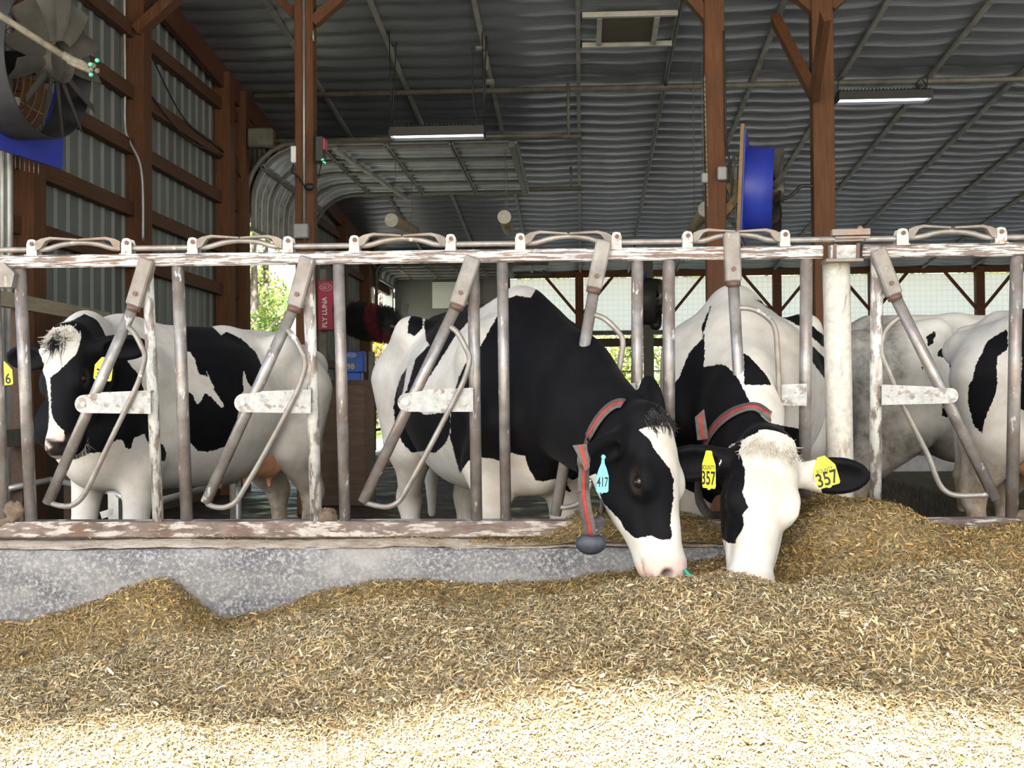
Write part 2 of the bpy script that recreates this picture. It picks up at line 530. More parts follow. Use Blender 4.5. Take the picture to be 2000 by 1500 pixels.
# long purlin pipe under the lining
pd = 14.2
b = MB(); b.tube([(-3.8, pd, ROOF(pd) - .09), (15, pd, ROOF(pd) - .09)], .035, 10)
setp(b.build('trim_30', M_GALVD), kind='structure')

# free standing timber posts
def tpost(u0, u1, d, label, v_top=-60, braces=(), mname=M_POST):
    a = P((u0 + u1) / 2, 400, d); w_ = (u1 - u0) / FPX * d
    o = empty('timber_post', (a.x, d, 0), label, 'post')
    zt = ROOF(d) - .06
    MB().box((a.x, d, zt / 2), (w_, .16, zt), None, .006).build('shaft', mname, o)
    for br in braces:
        MB().beam(br[0], br[1], br[2], br[3], Vector((0, 1, 0))).build('brace', mname, o)
    return o
d0 = 11.0
t1 = tpost(580, 617, d0, 'reddish timber post left of centre with conduit and black controller box', braces=[
    (P(612, 45, d0 - .02), P(690, -25, d0 - .02), .09, .11), (P(590, 45, d0 + .1), P(520, -30, d0 + .1), .07, .09)])
b = MB(); b.tube([P(593, -40, d0 - .1), P(594, 470, d0 - .1)], .012, 8); b.tube([P(611, 60, d0 - .1), P(612, 80, d0 - .1)], .01, 6); b.build('conduit', M_GALV, t1)
b = MB(); b.box(P(589, 452, d0 - .14), (.13, .1, .13), None, .01); b.build('junction_box', M_GREYBOX, t1)
b = MB(); b.box(P(574, 302, d0 - .06), (.05, .05, .15), None, .006); b.build('junction_box', M_WHITEP, t1)
b = MB(); b.tube(smooth_path([P(574, 320, d0 - .08), P(570, 335, d0 - .1), P(582, 345, d0 - .12), P(594, 362, d0 - .14), P(606, 365, d0 - .14), P(612, 368, d0 - .14)], 5), .008, 6)
b.ball(P(604, 365, d0 - .16), (.05, .03, .035), 10, 6); b.build('cable_knot', M_BLACK, t1)
M_LED, nt, bs = mat('green_led'); bs.inputs['Emission Color'].default_value = (.05, 1, .3, 1); bs.inputs['Emission Strength'].default_value = 3.0; bs.inputs['Base Color'].default_value = (.02, .3, .1, 1)
M_RED = plain('red_plastic', (.45, .03, .05), .45, sc=4, var=.1)
b = MB(); b.box(P(626, 293, d0 - .12), (.085, .12, .24), None, .012); cb = b.build('controller_box', M_BLACK, t1)
b = MB(); b.box(P(635, 284, d0 - .13), (.02, .125, .10), None, .004); b.build('red_label', M_RED, cb)
b = MB()
for u, v in ((629, 312), (632, 316), (635, 318), (631, 311)): b.ball(P(u, v, d0 - .19), .007, 8, 6)
b.build('indicator_lights', M_LED, cb)
MB().tube([P(628, 318, d0 - .12), P(622, 345, d0 - .12)], .006, 6).build('cable', M_BLACK, cb); MB().tube([P(616, 255, d0 - .1), P(616, 278, d0 - .1)], .007, 6).build('antenna', M_BLACK, cb)

d1 = 11.2
t2 = tpost(1378, 1416, d1, 'reddish timber post right of centre carrying the blue fan bracket', braces=[(P(1385, 38, d1), P(1330, -25, d1), .10, .12)])
b = MB()
for i in range(52):
    v = 150 + i * 4.9; p = P(1376 + i * .12, v, d1 - .1)
    b.box(p, (.014 if i % 2 else .005, .005 if i % 2 else .014, .026))
b.build('chain', M_GALVD, t2)
for p_, s_ in ((P(1410, 339, d1 - .12), (.085, .06, .12)), (P(1376, 348, d1 - .1), (.06, .06, .09)), (P(1433, 340, d1 + .05), (.07, .06, .13))):
    MB().box(p_, s_, None, .01).build('switch_box', M_GREYBOX, t2)
b = MB(); b.tube(smooth_path([P(1414, 60, d1 - .1), P(1416, 150, d1 - .1), P(1418, 270, d1 - .1), P(1424, 310, d1 - .12), P(1430, 350, d1 - .12), P(1428, 380, d1 - .1)], 6), .009, 6); b.build('cable', M_BLACK, t2)
t3 = tpost(1587, 1628, 11.6, 'reddish timber post at right with V-shaped braces beside the lamp', braces=[
    (P(1590, 185, 11.5), P(1514, 37, 12.0), .09, .13), (P(1590, 190, 11.45), P(1612, 30, 10.4), .06, .12),
    (P(1592, 22, 11.6), P(1530, -30, 11.6), .09, .12), (P(1622, 15, 11.6), P(1660, -20, 11.6), .09, .12)])
# ------------------------------------------------------------------ head-lock fence
M_RAIL = worn('rail_chipped_paint', (.085, .062, .055), (.20, .16, .15), (.52, .52, .53), .50, (1.6, 8, 24), 5.0, (.17, .075, .035), .5)
M_SILL = worn('sill_chipped_paint', (.14, .105, .095), (.28, .23, .21), (.50, .455, .42), .47, (2.2, 6, 10), 4.0, (.16, .09, .06), .6)
M_BAR = worn('bar_worn_steel', (.17, .155, .15), (.34, .32, .315), (.56, .56, .56), .38, (8, 8, 2.2), 5.0, (.19, .13, .105), .55, .38, .35)
M_BARW = worn('bar_old_paint', (.20, .165, .15), (.40, .37, .35), (.56, .555, .54), .52, (8, 8, 2.2), 5.0, (.22, .13, .09), .5, .42, .3)
M_SWING = worn('swing_bar_steel', (.18, .168, .163), (.36, .345, .34), (.55, .55, .55), .34, (6, 6, 2.5), 4.0, (.22, .155, .13), .45, .36, .4)
M_ROD = worn('rod_steel', (.18, .165, .155), (.34, .325, .31), (.6, .58, .55), .34, (3, 3, 3), 5.0, (.24, .18, .14), .4, .45, .3)
M_BLOCK = worn('block_weathered', (.16, .15, .145), (.30, .285, .275), (.38, .355, .31), .36, (4, 4, 2), 7.0, (.20, .145, .11), .4, .6, .1)
M_HASP = worn('hinge_plate_paint', (.17, .15, .14), (.36, .34, .32), (.46, .465, .47), .56, (3, 3, 3), 9.0, (.18, .10, .07), .3, .45, .3)
M_LUG = worn('lug_paint', (.20, .12, .09), (.34, .26, .21), (.50, .49, .485), .62, (5, 5, 5), 7.0, (.25, .10, .04), .5)
M_FLAP = worn('flap_rust', (.13, .112, .098), (.27, .24, .21), (.42, .40, .36), .30, (5, 5, 5), 7.0, (.22, .12, .07), .5, .6, .1)
M_BOLT = plain('rusty_bolt', (.13, .075, .06), .6, .3, sc=30)
M_PPOST = worn('post_old_cream', (.30, .25, .20), (.48, .44, .38), (.60, .575, .52), .62, (6, 6, 1.6), 4.0, (.30, .20, .12), .45, .6, .05)
M_STEELB = plain('bright_steel', (.55, .55, .54), .3, .9)
M_DIRT = plain('caked_mud', (.20, .145, .105), .95, var=.35, sc=40, bmp=.006)

FN = (F(1000, 500, 0) - F(1000, 500, .1)).normalized()
FN = Vector((FSK, -1, 0)).normalized()

def panel(name, label):
    return empty(name, F(1000, 1040) if name == 'headlock_panel' else F(1800, 1040), label, 'fence')

def rail(par, u0, v0, u1, v1, h_px, depth, material, name, off=0.0):
    a, b = F(u0, v0, off), F(u1, v1, off)
    hh = h_px / 521.0
    return MB().beam(a, b, depth, hh, Vector((0, -LEAN, 1)), .006).build(name, material, par)

def upright(par, top, bot, w, material=M_BAR, name='upright', off=0.0):
    a, b = F(*top, off), F(*bot, off)
    r = w / 2 / 521.0
    return MB().tube([a, b], r, 16).build(name, material, par)

def lug(par, u, v_rail, v_top, w=20):
    """bracket standing on the top rail, with its bolt"""
    k = 1 / 521.0
    b = MB()
    pts = []
    for x, y in ((-.5, 0), (.5, 0), (.5, .72), (.36, .95), (.12, 1), (-.12, 1), (-.36, .95), (-.5, .72)):
        pts.append(F(u + x * w, v_rail + (v_top - v_rail) * y, -.022))
    b.plate(pts, .005, FN)
    b.plate([p - FN * .044 for p in pts], .005, FN)
    b.beam(F(u - w * .5, v_rail, 0), F(u + w * .5, v_rail, 0), .046, .012)
    o = b.build('rod_bracket', M_LUG, par)
    c = F(u + 1, v_top + 9, -.022)
    MB().tube([c + FN * .008, c - FN * .052], 4.2 * k, 10).build('bolt', M_BOLT, o)
    return o

def latch(par, uL, uR, vr, hump=True):
    """pair of flaps between two brackets"""
    for s, u in ((1, uL), (-1, uR)):
        v = vr
        a = [F(u + s * 10, v - 4, -.012), F(u + s * 10, v + 14, -.012), F(u + s * 20, v + 10, -.012), F(u + s * 30, v - 5, -.012), F(u + s * 40, v - 8, -.012),
             F(u + s * 92, v - 6, -.012), F(u + s * 92, v - 9, -.012), F(u + s * 38, v - 13, -.012), F(u + s * 20, v - 9, -.012)]
        b = MB(); b.plate(a, .03, FN)
        b.build('latch_flap', M_FLAP, par)

def rod(par, pts, r_px=5.5):
    p = smooth_path([F(u, v, o) for u, v, o in pts], 5)
    return MB().tube(p, r_px / 521.0, 10).build('release_rod', M_ROD, par)

def swing(par, top, blk_end, bot, thin, piv, br_end, br_v, off=-.028, br_off=-.012, w=22, offb=None, th=-.068):
    """swinging stanchion: sleeve block on top, tube below, thin guard rod welded on, hinged on the short bracket"""
    k = 1 / 521.0
    A, B, C = F(*top, off), F(*blk_end, off), F(*bot, off if offb is None else offb)
    ax = (B - A).normalized()
    t = MB().tube([B - ax * .02, C], w / 2 * k, 16)
    o = t.build('swing_bar', M_SWING, par)
    M = Matrix((ax, ax.cross(FN).normalized(), FN)).transposed()
    b = MB(); b.box((A + B) / 2, ((B - A).length, 30 * k, .052), M, .006)
    bl = b.build('sleeve_block', M_BLOCK, o)
    cc = (A * .25 + B * .75)
    MB().tube([cc + FN * .034, cc - FN * .02], .0085, 10).build('rivet', M_BOLT, bl)
    b = MB(); b.tube([B - ax * .004, B + ax * .016], 14 * k, 14); b.build('collar_ring', M_BOLT, o)
    if thin:
        nn = len(thin)
        pts = smooth_path([F(u, v, off if i in (0, nn - 1) else (th * .55 + off * .45 if i in (1, nn - 2) else th)) for i, (u, v) in enumerate(thin)], 5)
        MB().tube(pts, 5.4 * k, 10).build('guard_rod', M_ROD, o)
    if piv:
        s = 1 if br_end > piv[0] else -1
        h0, h1 = br_v
        pts = []
        vm = (h0 + h1) / 2; r = (h1 - h0) / 2
        pts.append(F(br_end, h0 - 6, br_off)); pts.append(F(br_end, h1, br_off))
        for i in range(9):
            a = math.pi * (0.5 + i / 8.0)
            pts.append(F(piv[0] + s * r * .9 * math.cos(a), piv[1] + r * .92 * math.sin(a), br_off))
        pts.append(F(piv[0] + s * 34, h0 - 2, br_off))
        hb = MB()
        hb.plate([p + FN * .042 for p in pts], .006, FN)
        hb.plate([p - FN * .034 for p in pts], .006, FN)
        # folded top of the hinge channel
        q = [F(piv[0] + s * 34, h0 - 2, br_off), F(br_end, h0 - 6, br_off)]
        hb.beam(q[0] + FN * .004, q[1] + FN * .004, .082, .006, Vector((0, 0, 1)))
        hh = hb.build('hinge_bracket', M_HASP, par)
        c = F(piv[0], piv[1], br_off)
        MB().tube([c + FN * .052, c - FN * .042], 4.6 * k, 10).build('hinge_bolt', M_STEELB, hh)
    return o

pl_ = panel('headlock_panel', 'long white-chipped steel headlock fence panel left of the round post')
RV = lambda u: 512.5 - 25.5 * u / 2000.0      # centre of the top rail
rail(pl_, -330, RV(-330) - 1, 1606, RV(1606), 25, .055, M_RAIL, 'top_rail')
SV = lambda u: 1032.5 - 3.0 * u / 2000.0
rail(pl_, -330, 1033, 1606, SV(1606), 32, .06, M_SILL, 'bottom_rail')
for tp, bt, w, m_ in (((-12, 530), (8, 1020), 22, M_BAR), ((39, 525), (61, 1020), 24, M_BAR), ((288, 515), (309, 1020), 22, M_BARW), ((347, 515), (365, 1020), 24, M_BAR),
                      ((602, 510), (618, 1020), 24, M_BARW), ((661, 510), (674, 1020), 23, M_BAR), ((924, 505), (931, 1020), 23, M_BAR), ((981, 505), (988, 1020), 22, M_BAR),
                      ((1245, 505), (1243, 1020), 23, M_BAR), ((1306, 505), (1307, 1020), 24, M_BAR), ((1575, 500), (1571, 1020), 24, M_BAR),
                      ((-300, 530), (-275, 1020), 22, M_BAR)):
    upright(pl_, tp, bt, w, m_)
LT = [(62, 247), (376, 562), (692, 880), (1016, 1204), (1343, 1533)]
for a, b_ in LT:
    for u in (a, b_): lug(pl_, u, RV(u) - 10, RV(u) - 44)
    latch(pl_, a, b_, RV((a + b_) / 2) - 34)
rp = [(-330, RV(-330) - 24, -.004)]
for a, b_ in LT:
    for du, dv in ((-30, 0), (0, 0), (30, -1), (60, -9), (95, -13), (130, -9), (158, -1), (b_ - a, 0)):
        rp.append((a + du, RV(a + du) - 24 + dv, -.004))
rp.append((1606, RV(1606) - 24, -.004))
rod(pl_, rp)
swing(pl_, (290, 506), (262, 598), (93, 983), [(246, 636), (262, 650), (276, 676), (283, 696), (276, 728), (262, 765), (215, 862), (178, 940), (160, 972), (140, 987), (118, 988), (98, 982)],
      (172, 789), 302, (770, 808))
swing(pl_, (603, 503), (576, 600), (402, 981), [(556, 640), (572, 656), (588, 684), (596, 712), (588, 744), (570, 786), (520, 880), (482, 946), (462, 978), (442, 990), (420, 990), (405, 984)],
      (481, 787), 612, (768, 807))
swing(pl_, (925, 502), (893, 596), (709, 980), [(873, 634), (892, 648), (908, 676), (917, 702), (908, 738), (890, 776), (838, 876), (796, 952), (780, 978), (760, 989), (738, 988), (714, 982)],
      (797, 786), 926, (765, 804))
# the closed ones hold the two feeding cows
swing(pl_, (1180, 470), (1160, 564), (1085, 1006), [(1158, 614), (1180, 622), (1202, 642), (1216, 664), (1213, 700), (1203, 750), (1186, 830), (1160, 930), (1138, 976), (1112, 990), (1088, 990)],
      (1119, 778), 1240, (756, 792), off=-.03)
swing(pl_, (1428, 454), (1432, 551), (1458, 1004), [(1440, 601), (1470, 604), (1496, 618), (1513, 640), (1518, 680), (1521, 760), (1522, 880), (1515, 960), (1490, 985), (1460, 985)],
      (1446, 772), 1571, (757, 793), off=-.03)
# plate of the next unit entering at the left edge
b = MB(); b.plate([F(-60, 516, -.03), F(-60, 562, -.03), F(28, 562, -.03), F(34, 535, -.03), F(12, 514, -.03)], .05, FN); b.build('sleeve_block', M_BLOCK, pl_)
for (u, v, sx, sz) in ((28, 1002, 34, 34), (640, 1008, 32, 24), (10, 1018, 40, 16)):
    rr = random.Random(u); S_ = MB()
    nu, nv = 20, 12; c = F(u, v, .0); vs = []; fs = []
    for j in range(nv + 1):
        for i in range(nu):
            th, ph = math.pi * j / nv, 2 * math.pi * i / nu
            k = 1 + .22 * math.sin(3 * ph + u) * math.sin(2 * th) + rr.uniform(-.12, .12)
            vs.append(c + Vector((math.sin(th) * math.cos(ph) * sx * .62, math.sin(th) * math.sin(ph) * 17, math.cos(th) * sz * .66)) * (k / 521.0))
    for j in range(nv):
        for i in range(nu): fs.append((j * nu + i, (j + 1) * nu + i, (j + 1) * nu + (i + 1) % nu, j * nu + (i + 1) % nu))
    S_.add(vs, fs, True); S_.build('caked_dirt', M_DIRT, pl_)

pr_ = panel('headlock_panel', 'white-chipped steel headlock fence panel right of the round post')
rail(pr_, 1682, RV(1682), 2330, RV(2330), 25, .055, M_RAIL, 'top_rail')
rail(pr_, 1682, 1029, 2330, 1022, 30, .06, M_SILL, 'bottom_rail')
for tp, bt, w, m_ in (((1713, 500), (1709, 1012), 24, M_BARW), ((1986, 495), (1976, 1012), 24, M_BAR), ((2290, 490), (2275, 1012), 24, M_BAR)):
    upright(pr_, tp, bt, w, m_)
for u in (1763, 1955): lug(pr_, u, RV(u) - 10, RV(u) - 44, 23)
latch(pr_, 1763, 1955, RV(1860) - 36)
rod(pr_, [(1682, RV(1682) - 24, -.004), (1740, RV(1740) - 24, -.004), (1763, RV(1763) - 24, -.004), (1800, RV(1800) - 28, -.004), (1830, RV(1830) - 35, -.004), (1860, RV(1860) - 37, -.004),
          (1895, RV(1895) - 33, -.004), (1925, RV(1925) - 25, -.004), (1955, RV(1955) - 24, -.004), (2050, RV(2050) - 24, -.004), (2330, RV(2330) - 24, -.004)])
swing(pr_, (1712, 487), (1746, 577), (1944, 974), [(1757, 620), (1740, 634), (1726, 655), (1722, 690), (1736, 725), (1762, 788), (1794, 852), (1815, 895), (1832, 940), (1848, 960), (1875, 968), (1932, 966)],
      (1850, 773), 1716, (759, 791), th=-.012)
b = MB(); b.ball(F(2000, 1010), (.05, .032, .028), 16, 10); b.build('caked_dirt', M_DIRT, pr_)

# round support post and the coupler on its head
pp = empty('fence_post', F(1643, 1000, .09), 'thick round cream fence post between the two headlock panels', 'post')
a, bt = F(1633, 513, .055), F(1646, 1180, .085)
bt2 = bt + (bt - a).normalized() * .15
MB().tube([a, bt2], .050, 24).build('pole', M_PPOST, pp)
b = MB(); b.beam(F(1608, 511, .0), F(1680, 510, .0), .10, .010, Vector((0, 0, 1))); b.build('cap_plate', M_FLAP, pp)
b = MB(); b.beam(F(1620, RV(1620), .0), F(1672, RV(1672), .0), .050, .048, Vector((0, -LEAN, 1))); o = b.build('rail_sleeve', M_HASP, pp)
for u in (1627, 1672):
    b = MB(); b.beam(F(u - 3, RV(u), -.0), F(u + 3, RV(u), -.0), .066, .058, Vector((0, -LEAN, 1))); b.build('flange', M_BOLT, pp)
b = MB(); b.beam(F(1626, 473, 0), F(1682, 471, 0), .07, .005); b.build('top_plate', M_FLAP, pp)
b = MB(); b.beam(F(1624, 455, -.01), F(1698, 453, -.01), .03, .022); b.beam(F(1630, 465, -.01), F(1697, 464, -.01), .03, .008)
b.ball(F(1680, 448, -.01), (.012, .012, .014), 8, 6)
o = b.build('rod_clamp', M_FLAP, pp)
MB().tube([F(1600, RV(1600) - 24, -.004), F(1690, RV(1690) - 24, -.004)], 5.5 / 521, 10).build('rod_joint', M_ROD, pp)
# ------------------------------------------------------------------ overhead doors rolled up under the roof
M_DOORS = plain('door_stile', (.20, .20, .19), .55, .2, sc=5)
M_DOORP = plain('door_panel_steel', (.56, .58, .62), .45, .15, var=.15, sc=3)
M_DOORD, nt, bs = mat('door_panel_dirty')
v = coords(nt)
nt.links.new(ramp(nt, noise(nt, v, 9, 6, .75), [(.35, (.16, .15, .13)), (.5, (.38, .37, .35)), (.7, (.48, .48, .47))]), bs.inputs['Base Color']); bs.inputs['Roughness'].default_value = .6

def overhead_door(name, label, ya, yb, zop, ztrack, x_in, nstile, lip=True):
    o = empty(name, (W + .2, (ya + yb) / 2, ztrack), label, 'door')
    xa = W + .14
    # path of the door: last panel hangs in the curve, the rest lies level
    R = ztrack - zop - .15
    path = [(xa + .05, zop - .25 if lip else zop)]
    for i in range(7):
        a = math.pi / 2 * i / 6
        path.append((xa + .05 + R - R * math.cos(a), zop + .1 + (R) * math.sin(a)))
    path.append((x_in, ztrack - .05))
    # split in panels by length
    seg = []; L = 0
    for i in range(len(path) - 1):
        l = math.dist(path[i], path[i + 1]); seg.append((L, l)); L += l
    def at(s):
        for (s0, l), a, c in zip(seg, path, path[1:]):
            if s <= s0 + l + 1e-6:
                t = (s - s0) / l; return Vector((a[0] + (c[0] - a[0]) * t, 0, a[1] + (c[1] - a[1]) * t))
        return Vector((path[-1][0], 0, path[-1][1]))
    npan = 5; pl = L / npan
    for k in range(npan):
        s0, s1 = k * pl + .012, (k + 1) * pl - .012
        ss = np.linspace(s0, s1, 7)
        b = MB(); vs = []; fs = []
        for s in ss:
            p = at(s); vs += [(p.x, ya + .03, p.z + .035), (p.x, yb - .03, p.z + .035)]
        for i in range(6): fs.append((2 * i, 2 * i + 1, 2 * i + 3, 2 * i + 2))
        b.add(vs, fs)
        pn = b.build('door_panel', M_DOORD if (k == 0 and lip) else M_DOORP, o)
        b = MB()
        for s in (s0, s1):
            p = at(s); q = at(min(s + .05, L)); 
            b.box((p.x, (ya + yb) / 2, p.z + .02), (.035, yb - ya - .06, .05))
        b.build('rail', M_DOORS, pn)
        b = MB()
        for j in range(nstile):
            y = ya + .08 + (yb - ya - .16) * j / (nstile - 1)
            b.tube([Vector((at(s).x, y, at(s).z - .004)) for s in ss], .026, 4, smooth=False)
        b.build('stile', M_DOORS, pn)
        b = MB()
        for j in range(3 * (nstile - 1)):
            y = ya + .08 + (yb - ya - .16) * (j + .5) / (3 * (nstile - 1))
            b.tube([Vector((at(s).x, y, at(s).z + .022)) for s in ss], .010, 4, smooth=False)
        b.build('panel_ribs', M_DOORP, pn)
    b = MB(); sm_ = L * .985; p = at(sm_); b.beam((p.x, ya + .02, p.z - .01), (p.x, yb - .02, p.z - .01), .07, .07); b.build('end_channel', M_GALVD, o)
    for y in (ya - .03, yb + .03):
        pts = [(xa, 0.4 if False else zop - .6), (xa, zop + .05)]
        for i in range(7):
            a = math.pi / 2 * i / 6; pts.append((xa + R - R * math.cos(a), zop + .1 + (R + .05) * math.sin(a)))
        pts.append((x_in + .75, ztrack))
        b = MB(); b.tube([(x, y, z) for x, z in pts], .032, 6)
        b.tube([(x_in + .6, y, ztrack), (x_in + .6, y, ROOF(y) - .05)], .018, 6)
        b.build('track', M_GALVD, o)
    return o
dA = overhead_door('overhead_door', 'ribbed steel overhead door rolled up level below the roof behind the left lamp', D1a, D1b, D1z, 4.05, -.72, 5)
b = MB(); xx = W + .95
b.beam((-2.85, D1a + .02, 3.97), (-2.5, D1b - .02, 3.95), .05, .05); b.build('strut', M_DOORD, dA)
b = MB(); b.box((W + .35, D1a - .12, 4.08), (.30, .16, .22), None, .02); b.tube([(W + .5, D1a - .12, 4.05), (-.2, D1a - .12, 4.05)], .022, 6); b.build('door_opener', M_GALVD, dA)
dB = overhead_door('overhead_door', 'grey overhead door rolled up above the far doorway, below the top rail', D2a, D2b, D2z, 3.62, -1.35, 4, False)

# ------------------------------------------------------------------ lamps
M_LAMP, nt, bs = mat('lamp_diffuser'); bs.inputs['Emission Color'].default_value = (.93, .97, 1, 1); bs.inputs['Emission Strength'].default_value = 6.0
def highbay(u0, u1, v0, v1, d, label, hang):
    a, c = P(u0, (v0 + v1) / 2, d), P(u1, (v0 + v1) / 2, d)
    L_ = c.x - a.x; cx, cz = (a.x + c.x) / 2, (a.z + c.z) / 2
    o = empty('hanging_lamp', (cx, d, cz), label, 'lamp', 'highbay lamps under the roof')
    b = MB(); b.box((cx, d, cz + .025), (L_, .26, .05), None, .008)
    for s in (-1, 1): b.box((cx, d + s * .125, cz - .015), (L_, .012, .07)); b.box((cx + s * (L_ / 2 - .006), d, cz - .015), (.012, .26, .07))
    b.build('housing', M_BLACK, o)
    b = MB()
    for i in range(26): b.box((cx - L_ / 2 + L_ * (i + .5) / 26, d, cz + .058), (.006, .22, .03))
    b.build('cooling_fins', M_BLACK, o)
    b = MB(); b.box((cx, d, cz - .012), (L_ - .04, .225, .018)); b.build('diffuser', M_LAMP, o)
    for p0, p1 in hang:
        b = MB(); b.tube([p0, p1], .006, 5); b.build('suspension_wire', M_BLACK, o)
    return o
dl = 12.6
R_ = lambda u, v, d: Vector((P(u, v, d).x, d, ROOF(d) - .03))
l1 = highbay(763, 947, 249, 270, dl, 'long black lamp hanging on wires in front of the rolled-up door', [
    (P(765, 246, dl - .1), R_(760, 70, dl - .1)), (P(766, 246, dl + .1), R_(774, 110, dl + .2)), (P(946, 248, dl - .1), R_(942, 95, dl - .1)), (P(946, 248, dl + .1), R_(950, 95, dl + .1))])
b = MB(); b.tube(smooth_path([P(922, 92, dl), P(922, 140, dl), P(925, 200, dl), P(932, 243, dl), P(920, 240, dl), P(908, 248, dl)], 5), .007, 5); b.build('cord', M_BLACK, l1)
for p_, s_ in ((P(938, 95, dl + .1), (.10, .1, .05)), (P(951, 125, dl + .3), (.05, .1, .16)), (P(957, 160, dl + .5), (.10, .08, .06))):
    MB().box(p_, s_, None, .015).build('junction_box', M_GALVD, l1)
dl2 = 13.6
l2 = highbay(1634, 1816, 178, 201, dl2, 'long black lamp hanging close to the roof at right of the braced post', [
    (P(1637, 180, dl2 - .1), P(1637, 158, dl2)), (P(1637, 158, dl2), P(1645, 150, dl2 + .3)), (P(1810, 180, dl2), P(1812, 150, dl2))])
b = MB(); c = P(1799, 165, dl2); b.tube([c + Vector((.05 * math.cos(a), .02 * math.sin(3 * a), .05 * math.sin(a))) for a in np.linspace(0, 6 * math.pi, 50)], .008, 5); b.build('cord_coil', M_BLACK, l2)

# ------------------------------------------------------------------ fans
M_BLUE = plain('blue_enamel', (.030, .05, .42), .4, sc=3, var=.2)
M_BLADE = plain('dusty_blade', (.105, .095, .082), .55, .2, var=.3, sc=7)
M_RINGM = plain('dusty_ring', (.05, .05, .055), .55, .3, var=.3, sc=5)
M_TANP = plain('rusty_plate', (.27, .17, .08), .7, var=.3, sc=6)
M_WIRE = plain('guard_wire', (.30, .26, .19), .6, .3)
def fan(label, cen, axis, R, nbl=13, guard=True, up_tilt=0.0, shroud_back=.25, rim_mat=None, ring_mat=None):
    ax = Vector(axis).normalized()
    o = empty('barn_fan', cen, label, 'fan', 'blue barn fans')
    ax, s, u = frame_from(ax)
    Q = lambda a, y, z: Vector(cen) + ax * a + s * y + u * z
    # square shroud with round mouth
    hs_ = R * 1.18; n = 48; vs = []; fs = []
    for dx in (-shroud_back, -shroud_back - .03):
        for i in range(n):
            t = 2 * math.pi * i / n
            c_, s_ = math.cos(t), math.sin(t); m = max(abs(c_), abs(s_))
            vs.append(Q(dx, R * c_, R * s_)); vs.append(Q(dx, hs_ * c_ / m, hs_ * s_ / m))
    for i in range(n):
        j = (i + 1) % n
        for k in (0, 2 * n): fs.append((k + 2 * i, k + 2 * i + 1, k + 2 * j + 1, k + 2 * j))
        fs.append((2 * i + 1, 2 * n + 2 * i + 1, 2 * n + 2 * j + 1, 2 * j + 1)); fs.append((2 * i, 2 * j, 2 * n + 2 * j, 2 * n + 2 * i))
    MB().add(vs, fs).build('shroud', M_BLUE, o)
    if rim_mat:
        b = MB()
        for a_, c_ in (((-hs_, -hs_), (hs_, -hs_)), ((hs_, -hs_), (hs_, hs_)), ((hs_, hs_), (-hs_, hs_)), ((-hs_, hs_), (-hs_, -hs_))):
            b.beam(Q(-shroud_back - .03, *a_), Q(-shroud_back - .03, *c_), .09, .03, ax)
        b.build('shroud_frame', rim_mat, o)
    vs = []; fs = []
    for a_, r_ in ((-shroud_back, R), (.0, R * .98), (.0, R * .96), (-shroud_back, R * .98)):
        for i in range(n):
            t = 2 * math.pi * i / n; vs.append(Q(a_, r_ * math.cos(t), r_ * math.sin(t)))
    for k in range(3):
        for i in range(n):
            j = (i + 1) % n; fs.append((k * n + i, k * n + j, (k + 1) * n + j, (k + 1) * n + i))
    MB().add(vs, fs, True).build('ring', ring_mat or M_RINGM, o)
    b = MB(); b.tube([Q(-.04, 0, 0), Q(.09, 0, 0)], R * .27, 20, cap=False); b.tube([Q(-.03, 0, 0), Q(.02, 0, 0)], R * .25, 20); b.build('hub', M_BLADE, o)
    b = MB(); b.tube([Q(-.34, 0, 0), Q(-.03, 0, 0)], R * .16, 14); b.build('motor', M_BLACK, o)
    for k in range(nbl):
        t = 2 * math.pi * (k + .3) / nbl
        b = MB(); vs = []
        for i, (r_, wd, tw) in enumerate(((.26, .055, 25), (.5, .105, 32), (.75, .125, 36), (.95, .12, 38))):
            rr = R * r_; w_ = R * wd * 1.35; a_ = math.radians(tw)
            rd = Vector((math.cos(t), math.sin(t))); tg = Vector((-math.sin(t), math.cos(t)))
            for e in (-1, 0, 1):
                off = tg * (w_ * e * math.cos(a_)); dx = w_ * e * math.sin(a_) + (.02 if e == 0 else 0) + .03
                vs.append(Q(dx, rd.x * rr + off.x, rd.y * rr + off.y))
        fs = []
        for i in range(3):
            for e in range(2): fs.append((i * 3 + e, i * 3 + e + 1, i * 3 + e + 4, i * 3 + e + 3))
        nv = len(vs); vs += [p + ax * .004 for p in vs]
        fs += [tuple(x + nv for x in reversed(f)) for f in fs]
        b.add(vs, fs, True).build('blade', M_BLADE, o)
    if guard:
        b = MB()
        for r_ in np.linspace(.15, 1.0, 12):
            b.tube([Q(-shroud_back - .04 - .22 * (1 - (r_) ** 2), R * r_ * math.cos(t), R * r_ * math.sin(t)) for t in np.linspace(0, 2 * math.pi, 29)], .004, 4, cap=False)
        for k in range(12):
            t = 2 * math.pi * k / 12
            b.tube([Q(-shroud_back - .04 - .22 * (1 - r_ ** 2), R * r_ * math.cos(t), R * r_ * math.sin(t)) for r_ in np.linspace(.1, 1.02, 7)], .004, 4, cap=False)
        b.build('guard', M_WIRE, o)
    return o, Q
fd = 7.5
f1, Q1 = fan('large blue fan with bare grey paddles at the top left corner', P(98, 122, fd), (.99, -.16, -.05), .48)
b = MB(); b.tube([Q1(-.45, 0, 0), Q1(-.55, .1, .3), Vector((P(-60, 60, 7.9).x, 7.9, ROOF(7.9) - .05))], .03, 8)
b.build('hanger', M_GALVD, f1)
b = MB(); pA = P(-20, 258, 7.3); b.beam(P(-30, 187, 7.25), P(36, 198, 7.2), .03, .045); b.build('clip_plate', M_GALV, f1)
b = MB()
